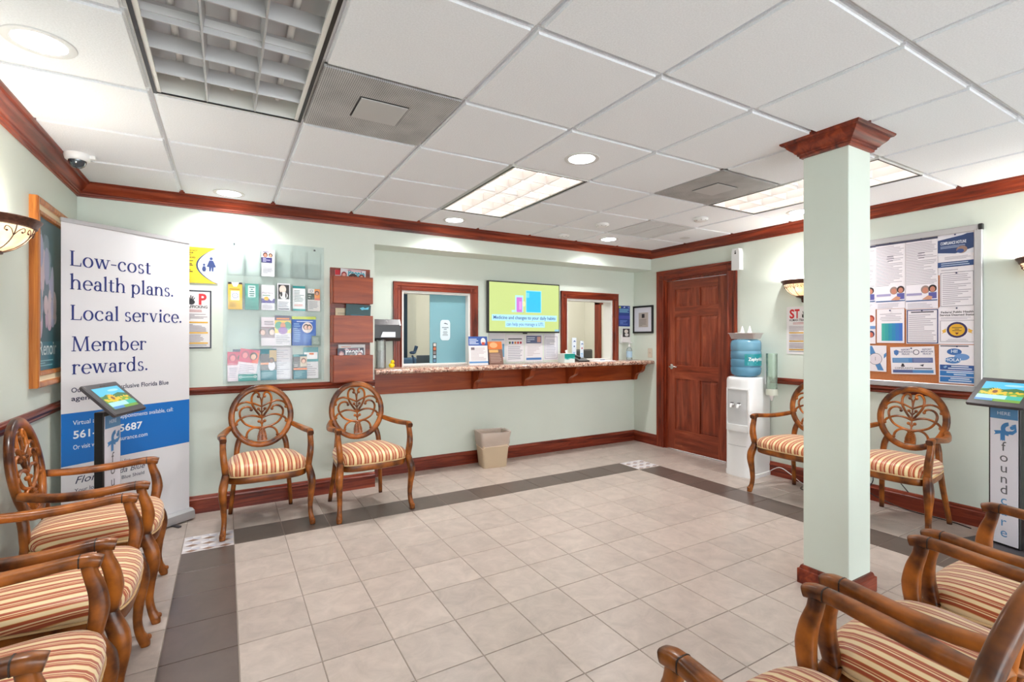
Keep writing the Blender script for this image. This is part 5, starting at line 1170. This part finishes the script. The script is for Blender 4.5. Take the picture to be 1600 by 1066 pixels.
o = mb.prism([(u, v) for u, v in pts], 'Y', 0, .002).build('pane_sign', mat('sticker_white', (216, 232, 240), .4), None, 0, ((a.x + b.x) / 2, 4.864, a.z)); tag(o, 'rounded white check-in sign stuck on the teal sliding pane', 'sign')
Print().poly([(-.02, h * .82), (.0, h * .86), (.03, h * .80), (.028, h * .77), (.005, h * .80)], (60, 70, 84)).lines(-w * .34, h * .50, w * .34, h * .66, 2, (130, 150, 160), .6, 1, True).lines(-w * .3, h * .22, w * .3, h * .46, 5, (130, 146, 154), .5, 2, True).build(o)
a = on_y(716, 563, 4.885); t = thing('wipes_box', 'small blue and white box behind the teal sliding pane', 'box', (a.x, 4.925, 1.062)); MB().box(-.045, .025, -.02, .02, .0, .10, .003).build('blue_carton', mat('carton_blue', (50, 90, 170), .4), t); MB().box(.027, .05, -.02, .02, 0, .085, .003).build('white_carton', M_PLASTIC, t)

# ================================================================== WASTE BASKET
t = thing('waste_basket', 'beige waste basket with clear liner under the counter', 'bin', (2.43, 4.585, 0), R(-6))
def rbox(hx, hy, z, r, n=5):
    out = []
    for sx, sy, a0 in ((1, 1, 0), (-1, 1, 90), (-1, -1, 180), (1, -1, 270)):
        for i in range(n + 1): a = R(a0 + 90 * i / n); out.append((sx * (hx - r) + r * math.cos(a), sy * (hy - r) + r * math.sin(a), z))
    return out
def loft(mb, rings, cap0=True, cap1=False):
    n = len(rings[0]); vs = [v for r_ in rings for v in r_]
    fs = [(k * n + i, k * n + (i + 1) % n, (k + 1) * n + (i + 1) % n, (k + 1) * n + i) for k in range(len(rings) - 1) for i in range(n)]
    if cap0: fs.append(tuple(range(n))[::-1])
    if cap1: fs.append(tuple(range((len(rings) - 1) * n, len(rings) * n)))
    return mb.add(vs, fs)
loft(MB(), [rbox(.125, .085, 0, .02), rbox(.13, .09, .008, .022), rbox(.160, .112, .34, .03), rbox(.164, .116, .36, .03), rbox(.158, .110, .36, .03), rbox(.126, .086, .012, .02)], True, True).build('basket', mat('basket_beige', (206, 186, 158), .45), t, 40)
rnd = random.Random(2); rings = []
for hx, hy, z, wv in ((.150, .104, .215, .004), (.157, .110, .25, .004), (.163, .115, .30, .003), (.169, .121, .36, .004), (.168, .12, .372, .003), (.155, .108, .365, .006), (.148, .10, .28, .01)):
    rings.append([(x + rnd.uniform(-wv, wv), y + rnd.uniform(-wv, wv), z + rnd.uniform(-wv, wv) + (.012 * math.sin(i * .9) if z < .23 else 0)) for i, (x, y, z) in enumerate(rbox(hx, hy, z, .03))])
loft(MB(), rings, False, False).build('liner', clear('bin_liner', (.97, .95, .94), gloss=.4, alpha=.45, rgb=(236, 220, 212)), t, 60)
MB().tube([(x, y, z + .01 * math.sin(i * .8)) for i, (x, y, z) in enumerate(rbox(.151, .105, .215, .03))], .004, 5, closed=True).build('liner_hem', mat('liner_hem', (224, 204, 186), .4), t, 60)

# ================================================================== WATER COOLER
t = thing('water_cooler', 'white floor-standing water cooler with blue bottle beside the door', 'water cooler', (4.472, 3.055, 0), FACE_RIGHT + R(4))
def coolplan(hx, hy0, hy1, n=20):           # bowed front at -Y, square back
    pts = [(hx, hy1), (-hx, hy1)]
    for i in range(n + 1):
        a = PI + PI * i / n; pts.append((hx * math.copysign(abs(math.cos(a)) ** .75, math.cos(a)), -hy0 + .0 + (hy0 * .0) + .11 * math.sin(a) - .06))
    return pts
def coolring(hx, g, z): return [(x, y, z) for x, y in coolplan(hx, .0, .165)] if not g else [(x * (1 - g), y * (1 - g), z) for x, y in coolplan(hx, .0, .165)]
loft(MB(), [coolring(.160, 0, 0), coolring(.160, 0, .035), coolring(.152, .0, .04), coolring(.152, 0, .93), coolring(.150, .03, .955), coolring(.145, .10, .965)], True, True).build('cabinet', M_PLASTIC, t, 40)
def front_y(x, hx=.152): 
    c = min(1, abs(x) / hx) ** (1 / .75); return -.06 - .11 * math.sqrt(max(0, 1 - c * c))
def front_panel(x0, x1, z0, z1, off, name, m, n=10):
    vs = []; 
    for i in range(n + 1): x = x0 + (x1 - x0) * i / n; y = front_y(x) - off; vs += [(x, y, z0), (x, y, z1)]
    return MB().add(vs, [(2 * i, 2 * i + 2, 2 * i + 3, 2 * i + 1) for i in range(n)]).build(name, m, t, 60)
front_panel(-.095, .095, .50, .845, .0012, 'dispensing_niche', mat('niche_grey', (206, 208, 210), .35))
mb = MB()
for z0, z1, o_ in ((.845, .857, .012), (.44, .505, .016)):
    n = 10; vs = []
    for i in range(n + 1): x = -.105 + .21 * i / n; y = front_y(x); vs += [(x, y - o_, z0), (x, y - o_, z1), (x, y + .01, z1), (x, y + .01, z0)]
    mb.add(vs, [(4 * i + k, 4 * i + 4 + k, 4 * i + 4 + (k + 1) % 4, 4 * i + (k + 1) % 4) for i in range(n) for k in range(4)] + [(0, 1, 2, 3), (4 * n, 4 * n + 3, 4 * n + 2, 4 * n + 1)])
mb.build('drip_tray', M_PLASTIC, t, 30)
for s_ in (-1, 1):
    x = s_ * .108; MB().box(x - .006, x + .006, front_y(x) - .012, front_y(x) + .01, .44, .857, .002).build('niche_rim', M_PLASTIC, t)
front_panel(-.095, .095, .298, .302, .0014, 'door_seam', mat('seam_grey', (176, 178, 182), .5))
for x, c in ((-.035, (206, 60, 60)), (.035, (60, 100, 200))):
    y = front_y(x); tp = MB().tube([(x, y, .70), (x, y - .035, .70), (x, y - .045, .672)], [.014, .013, .009], 10).build('tap', M_PLASTIC, t, 50)
    MB().box(x - .012, x + .012, y - .03, y - .005, .712, .72, .002).build('tap_lever', M_DGREY, tp)
BT = .968
bo = thing('water_bottle', 'large blue water bottle upside down on the white cooler', 'bottle', (4.468, 3.055, BT))
prof = [(.06, 0), (.10, .004), (.128, .020), (.138, .045), (.140, .085), (.134, .095), (.140, .105), (.140, .165), (.134, .175), (.140, .185), (.140, .245), (.134, .255), (.140, .265), (.140, .33), (.13, .355), (.10, .368), (0, .370)]
MB().lathe(prof, 32).build('bottle_shell', clear('blue_polycarbonate', (.66, .84, .93), alpha=.36, rgb=(150, 212, 246)), bo, 50)
MB().lathe([(0, .006), (.10, .01), (.124, .026), (.132, .06), (.132, .21), (0, .212)], 24).build('water', clear('blue_water', (.74, .92, .97), alpha=.2, rgb=(70, 170, 220)), bo, 50)
lab = MB(); n = 12; vs = []
for i in range(n + 1): a = R(-150 + 95 * i / n) ; vs += [(.1412 * math.cos(a), .1412 * math.sin(a), .112), (.1412 * math.cos(a), .1412 * math.sin(a), .225)]
MB().add(vs, [(2 * i, 2 * i + 2, 2 * i + 3, 2 * i + 1) for i in range(n)]).build('bottle_label', mat('label_teal', (20, 140, 150), .4), bo, 60)
def wrap(P, r, a0): # bend a flat print around the bottle
    mb = MB(); mb.f = P.mb.f; mb.c = P.mb.c; mb.v = [((r - (y * 1.0)) * math.cos(a0 + x / r), (r - y) * math.sin(a0 + x / r), z) for x, y, z in P.mb.v]; return mb
P = Print(0, .0002); P.rect(-.11, .195, .11, .222, (120, 180, 90)).poly([(-.11, .205), (-.05, .215), (0, .2), (.05, .215), (.11, .205), (.11, .19), (-.11, .19)], (40, 150, 70)).up().text('Zephyrhills', 0, .160, .045, (240, 246, 250), 'c', width=.17, bold=.02).lines(-.09, .12, .05, .145, 2, (120, 210, 220))
wrap(P, .1418, R(-102)).build('label_print', M_INK, bo)
tr = thing('cup_tray', 'ribbed foil tray with paper cone cups on top of the water bottle', 'tray', (4.468, 3.055, BT + .372), R(-80))
loft(MB(), [rbox(.112, .085, 0, .02), rbox(.128, .102, .052, .02), rbox(.136, .110, .054, .02), rbox(.136, .110, .058, .02), rbox(.124, .098, .054, .02), rbox(.108, .081, .004, .02)], True, True).build('tray', mat('foil', (206, 196, 192), .35, .3), tr, 30)
mb = MB()
for k in range(20): x = -.106 + k * .011; mb.prism([(-.0855, .004), (-.088, .004), (-.1045, .05), (-.102, .05)], 'X', x, x + .004)
mb.build('tray_rib', mat('foil_rib', (176, 160, 158), .4, .3), tr)
for x, l in ((-.05, 'white paper cone cup in the foil tray next to the crumpled paper'), (.04, 'white paper cone cup in the foil tray standing apart from the crumpled paper')):
    c = thing('cone_cup', l, 'cup', (4.468, 3.055, BT + .378), 0, 'paper cone cups')
    c.location = (4.468 + .01, 3.055 - x * .9, BT + .3765); MB().lathe([(.037, 0), (.036, .002), (.004, .122), (0, .124)], 20).build('cone', M_PAPER, c, 50); MB().lathe([(.0375, 0), (.0385, .002), (.037, .004)], 20).build('rolled_rim', M_WHITE, c, 50)
t = thing('napkin_heap', 'crumpled white paper lying in the foil tray', 'paper', (4.468 - .03, 3.055 + .085, BT + .379)); MB().ball((0, 0, .03), .032, 10, sx=1.2, sy=1.3, sz=.8).build('crumple', M_PAPER, t); MB().ball((.02, -.02, .036), .022, 7).build('fold', M_PAPER, t)
# cone cup dispenser tube on the side of the cooler
p = on_y(1199, 600, 2.865); t = thing('cup_dispenser', 'pale green translucent cone cup tube fixed beside the water cooler', 'dispenser', (4.535, 2.828, .80), 0)
MB().lathe([(.049, .02), (.050, .40), (.047, .40), (.046, .02)], 24).build('tube', clear('green_clear', (.95, .98, .95), alpha=.22, rgb=(196, 218, 202)), t, 40)
MB().lathe([(.0505, .0), (.0525, .0), (.0525, .06), (.0505, .06)], 24).build('collar', mat('collar_clear', (206, 210, 196), .3), t, 40)
MB().lathe([(.038, .055), (.036, .03), (.006, -.055), (0, -.06)], 20).build('hanging_cup', M_PAPER, t, 50)
MB().box(-.012, .012, .049, .066, .10, .30, .002).build('mount_bracket', M_PLASTIC, t)
cd_ = crom([(XR - .03, 2.93, .02), (XR - .05, 2.80, .10), (XR - .035, 2.7, .06), (XR - .05, 2.6, .012), (XR - .09, 2.52, .006)], 5)
tag(MB().tube(cd_, .004, 6).build('white_cord', M_PLASTIC, None, 60), 'thin white power cord by the baseboard beside the water cooler', 'cord')
cd_ = crom([(XR - .05, 2.02, .30), (XR - .06, 2.0, .18), (XR - .05, 2.04, .08), (XR - .055, 1.9, .03), (XR - .06, 1.75, .007), (XR - .07, 1.5, .006), (XR - .09, 1.42, .006), (XR - .11, 1.37, .006)], 5)
tag(MB().tube(cd_, .004, 6).build('black_cord', M_BLACK, None, 60), 'black power cord running along the baseboard to the tablet kiosk', 'cord')
cd_ = crom([(XR - .035, 1.86, .33), (XR - .045, 1.84, .24), (XR - .04, 1.79, .17), (XR - .03, 1.77, .14)], 5)
tag(MB().tube(cd_, .004, 6).build('hanging_cord', M_BLACK, None, 60), 'black cord dropping behind the chair under the bulletin board', 'cord')
cd_ = crom([(4.50, 2.52, .005), (4.44, 2.50, .005), (4.42, 2.46, .005), (4.46, 2.42, .008), (4.52, 2.44, .005), (4.50, 2.50, .012), (4.45, 2.46, .012)], 5)
tag(MB().tube(cd_, .004, 6).build('coiled_cord', M_BLACK, None, 60), 'small coil of black cord on the floor by the pillar chair', 'cord')
p = on_x(42, 850, XL); t = thing('wall_outlet', 'white wall outlet with a black plug behind the row of chairs', 'outlet', (XL, p.y, p.z), FACE_LEFT)
MB().box(-.037, .037, -.006, 0, -.058, .058, .002).build('outlet_plate', M_PLASTIC, t); MB().box(-.018, .018, -.03, -.006, -.012, .03, .003).build('plug', M_BLACK, t)

# ================================================================== BULLETIN BOARD
by0, by1, bz0, bz1 = 1.335, 2.56, .962, 2.165
t = thing('bulletin_board', 'large silver framed cork bulletin board covered with notices', 'board', (XR, (by0 + by1) / 2, bz0), FACE_RIGHT)
bw_, bh_ = by1 - by0, bz1 - bz0
MB().box(-bw_ / 2 + .02, bw_ / 2 - .02, -.016, 0, .02, bh_ - .02).build('cork_sheet', mat('cork', (186, 112, 66), .8, noise=.14, nscale=220), t)
for q in ((-bw_ / 2, bw_ / 2, 0, .045), (-bw_ / 2, bw_ / 2, bh_ - .045, bh_)): MB().box(q[0] + .02, q[1] - .02, -.028, 0, q[2], q[3], .004).build('frame_rail', M_ALU, t)
for q in ((-bw_ / 2, -bw_ / 2 + .045), (bw_ / 2 - .045, bw_ / 2)): MB().box(q[0], q[1], -.028, 0, .03, bh_ - .03, .004).build('frame_rail', M_ALU, t)
for sx in (-1, 1):
    for z in (.0, bh_ - .04): MB().box(sx * bw_ / 2 - .022, sx * bw_ / 2 + .003, -.031, 0, z - .002, z + .042, .004).build('corner_cap', M_BLACK, t) if sx > 0 else MB().box(-bw_ / 2 - .003, -bw_ / 2 + .022, -.031, 0, z - .002, z + .042, .004).build('corner_cap', M_BLACK, t)
BX = XR - .018
def pin(name, label, u0, u1, vt, vb, draw, base=(234, 228, 234), roll=0, lay=0, full=None):
    x = BX - lay * .002
    um = (u0 + u1) / 2; a, b = on_x(u0, vb, x), on_x(u1, vb, x); top = on_x(um, vt, x).z; bot = on_x(um, vb, x).z
    ya = a.y if full is None else b.y + full
    w, h = ya - b.y, top - bot
    o = sheet(name, label, 'notice', w, h, (x, (ya + b.y) / 2, bot), FACE_RIGHT, m=mat('paper_%d_%d_%d' % base, base, .45), group='notices on the bulletin board', t=.001)
    o.rotation_euler = (0, roll, FACE_RIGHT); P = Print(step=.0002); draw(P, w, h); P.build(o)
    pp = MB().ball((0, -.006, h - .012), .006, 8).build('push_pin', mat('pin_navy', (40, 44, 90), .3), o, 60)
GL = (170, 162, 174)
def nA(P, w, h): P.rect(-w / 2, h * .48, w / 2, h * .96, (44, 66, 112)).poly([(-w / 2, h * .86), (w * .2, h * .93), (w / 2, h), (-w / 2, h)], (220, 216, 224)).up().text('COMPLIANCE HOTLINE', -w * .42, h * .74, .03, (232, 236, 244), width=w * .72, bold=.02).lines(-w * .42, h * .64, w * .42, h * .71, 2, (170, 184, 210), .4).poly([(-w / 2, h * .48), (w / 2, h * .48), (w / 2, h * .60), (0, h * .50), (-w / 2, h * .55)], (224, 224, 232)).up().ell(w * .18, h * .58, w * .15, h * .09, (150, 120, 110)).ell(w * .14, h * .55, w * .1, h * .05, (60, 84, 140)).lines(-w * .3, h * .36, w * .42, h * .44, 3, GL, .4).rect(-w / 2, h * .18, w / 2, h * .31, (44, 72, 124)).up().lines(-w * .4, h * .20, w * .42, h * .30, 2, (190, 204, 226), .4).lines(-w * .4, h * .03, w * .4, h * .14, 2, GL, .3)
pin('hotline_flyer', 'navy compliance hotline flyer in the top corner of the bulletin board', 1465.2, 1521.5, 364, 428, nA)
def doc(n, border=None, head=True, bw2=.003):
    def d(P, w, h):
        if border: P.frame(-w / 2 + .004, .004, w / 2 - .004, h - .004, bw2, border)
        P.lines(-w * .42, h * .06, w * .42, h * (.86 if head else .94), n, GL, .38)
        if head: P.lines(-w * .36, h * .88, w * .36, h * .94, 1, (90, 86, 100), .6, 1, True)
    return d
pin('fine_print_notice', 'densely printed notice with thin grey border under the hotline flyer', 1468.5, 1522.5, 424, 479, doc(16, (96, 94, 108), False), lay=1)
def nC(P, w, h):
    P.text('Federal Public Health', 0, h * .83, .021, (44, 42, 52), 'c', width=w * .88, bold=.02).text('Service Deemed Status', 0, h * .755, .021, (44, 42, 52), 'c', width=w * .94, bold=.02).lines(-w * .45, h * .66, w * .45, h * .73, 2, GL, .35).frame(-w * .46, h * .06, w * .46, h * .63, .0025, (110, 104, 118)).up()
    P.poly([(-w * .42, h * .36), (-w * .3, h * .42), (-w * .3, h * .32), (-w * .42, h * .28), (-w * .38, h * .32)], (226, 176, 70)).poly([(w * .42, h * .36), (w * .3, h * .42), (w * .3, h * .32), (w * .42, h * .28), (w * .38, h * .32)], (226, 176, 70)).up().ell(0, h * .38, w * .28, h * .21, (52, 44, 92)).up().ell(0, h * .38, w * .215, h * .16, (222, 170, 48)).up().lines(-w * .14, h * .34, w * .14, h * .46, 3, (120, 90, 40), .5, 1, True).poly([(-.012, h * .31), (.012, h * .31), (0, h * .25)], (120, 60, 50)).lines(-w * .36, h * .08, w * .36, h * .15, 2, GL, .3, 2, True)
pin('deemed_status_notice', 'federal public health notice with a gold and purple seal', 1467, 1525, 479, 538, nC)
def nD(P, w, h):
    P.lines(-w * .46, h * .94, w * .46, h * .99, 1, (90, 90, 100), .6).ell(-w * .08, h * .82, w * .2, h * .085, (58, 104, 168)).ell(w * .12, h * .69, w * .2, h * .085, (110, 150, 206)).ell(-w * .12, h * .60, w * .22, h * .085, (76, 124, 184)).up().text('HI!', -w * .08, h * .795, .032, (220, 230, 244), 'c', bold=.02).text('HOLA!', -w * .12, h * .575, .032, (220, 230, 244), 'c', bold=.02)
    for k, c in enumerate(((48, 84, 150), (54, 120, 190), (54, 120, 190))): P.rect(-w * .47, h * (.345 - .155 * k), w * .47, h * (.48 - .155 * k), c)
    P.up()
    for k in range(3): P.lines(-w * .3, h * (.365 - .155 * k), w * .44, h * (.47 - .155 * k), 2, (216, 226, 240), .5, k, True)
    P.poly([(-w * .38, h * .42), (-w * .30, h * .46), (-w * .27, h * .43), (-w * .33, h * .39)], (140, 180, 220))
pin('interpreter_notice', 'interpreter notice with blue speech bubbles saying HI and HOLA', 1467, 1526, 539, 600, nD, lay=1)
def colleague(P, w, h, v):
    P.up(); face(P, w * .12, v + .03, .024, (196, 130, 110), (150, 130, 124)); face(P, w * .34, v + .036, .022, (196, 130, 110), (40, 30, 34)); P.up().rect(w * .22, v - .035, w * .46, v + .012, (92, 92, 160)).poly([(w * .02, v - .04), (w * .2, v - .01), (w * .34, v - .02), (w * .3, v - .045)], (206, 150, 124)).rect(-w * .48, v - .052, w * .48, v - .043, (70, 100, 150)).rect(-w * .46, v - .006, w * .02, v + .012, (164, 156, 196))
def long_doc(P, w, h): P.rect(-w / 2, h * .955, w / 2, h * .985, (70, 72, 96)); P.lines(-w * .47, h * .34, w * .47, h * .94, 26, GL, .36).lines(-w * .15, h * .70, w * .15, h * .80, 3, (110, 106, 120), .3, 2, True); P.up().rect(-w / 2, 0, w / 2, h * .33, (236, 230, 238)); colleague(P, w, h, h * .20); P.lines(-w * .42, .004, w * .42, h * .085, 4, GL, .3)
pin('photo_notice', 'long fine-print notice with a two-person photo next to the hotline flyer column', 1414.6, 1465.8, 371, 482.5, long_doc)
pin('photo_notice', 'long fine-print notice with a two-person photo above the teal square sheet', 1368, 1415.2, 378, 482.5, long_doc)
pin('photo_notice', 'long fine-print notice with a two-person photo half hidden by the pillar', 1340, 1368.3, 384, 482.5, long_doc, full=.235)
pin('bordered_notice_sheet', 'white notice with thick navy border in the middle of the bulletin board', 1416, 1467, 483, 537.5, doc(14, (56, 66, 118), True, .007), lay=1)
pin('teal_square_sheet', 'white sheet with a teal to blue square on the bulletin board', 1370, 1413, 483, 536, lambda P, w, h: ([P.rect(-w * .32 + w * .76 * k / 6, h * .06, -w * .32 + w * .76 * (k + 1) / 6, h * .58, c) for k, c in enumerate(((70, 170, 160), (60, 160, 164), (52, 148, 172), (50, 134, 182), (58, 122, 192), (66, 112, 196)))], P.lines(-w * .4, h * .64, w * .42, h * .88, 5, GL, .35, 1, True)), lay=1)
pin('portrait_sheet', 'sheet with small red tie portraits half hidden behind the pillar', 1340, 1368, 480, 537, lambda P, w, h: (face(P, w * .36, h * .66, .022, (206, 110, 90), (150, 60, 50)), face(P, w * .36, h * .24, .022, (206, 110, 90), (60, 60, 90)), P.up().rect(w * .2, h * .40, w * .5, h * .48, (110, 150, 206))), lay=1, full=.235)
pin('clock_sheet', 'white sheet with blue ribbon and clock drawing low on the cork', 1340, 1385, 540, 580, lambda P, w, h: (P.poly([(w * .02, h * .98), (w * .16, h * .98), (w * .44, .01), (w * .30, .01)], (84, 136, 190)).poly([(w * .44, h * .66), (w * .5, h * .74), (w * .5, h * .60), (w * .44, h * .5)], (84, 136, 190)).up().ell(w * .24, h * .48, w * .16, w * .16, (60, 60, 80)).up().ell(w * .24, h * .48, w * .15, w * .15, (224, 214, 222)).up().rect(w * .236, h * .42, w * .244, h * .56, (60, 60, 80))), lay=2, full=.30)
def nJ(P, w, h):
    for k, s_ in enumerate(('REPORT INSURANCE FRAUD', 'REPORT MEDICARE FRAUD')):
        for j, q in enumerate(s_.split()): P.text(q, -w * .14 + k * w * .48, h * (.87 - .08 * j), .0165, (90, 92, 130), 'c', bold=.02)
    P.poly([(-w * .42, h * .86), (-w * .36, h * .9), (-w * .30, h * .86), (-w * .31, h * .74), (-w * .36, h * .68), (-w * .41, h * .74)], (80, 120, 180)).ring(w * .10, h * .80, .016, .021, (70, 66, 90), 18).rect(-w * .46, h * .42, 0, h * .60, (84, 136, 190)).rect(0, h * .42, w * .46, h * .60, (100, 112, 160)).rect(-w * .46, h * .05, 0, h * .16, (84, 100, 150)).rect(0, h * .05, w * .46, h * .16, (84, 136, 190)).up().lines(-w * .44, h * .44, -.01, h * .58, 3, (150, 184, 220), .35).lines(.01, h * .44, w * .44, h * .58, 3, (150, 160, 196), .35)
    P.ell(-w * .22, h * .30, w * .05, h * .03, (50, 50, 60)).ell(-w * .22, h * .35, .009, .009, (50, 50, 60)).text('COMPLAINTS', -w * .2, h * .19, .02, (70, 70, 84), 'c').poly([(w * .16, h * .33), (w * .26, h * .37), (w * .24, h * .28)], (70, 70, 84)).lines(w * .04, h * .18, w * .44, h * .24, 1, (110, 106, 120), .6)
pin('fraud_report_sheet', 'tilted white sheet about reporting fraud pinned on bare cork', 1393, 1462, 542, 585, nJ, roll=R(-2.5), lay=1)
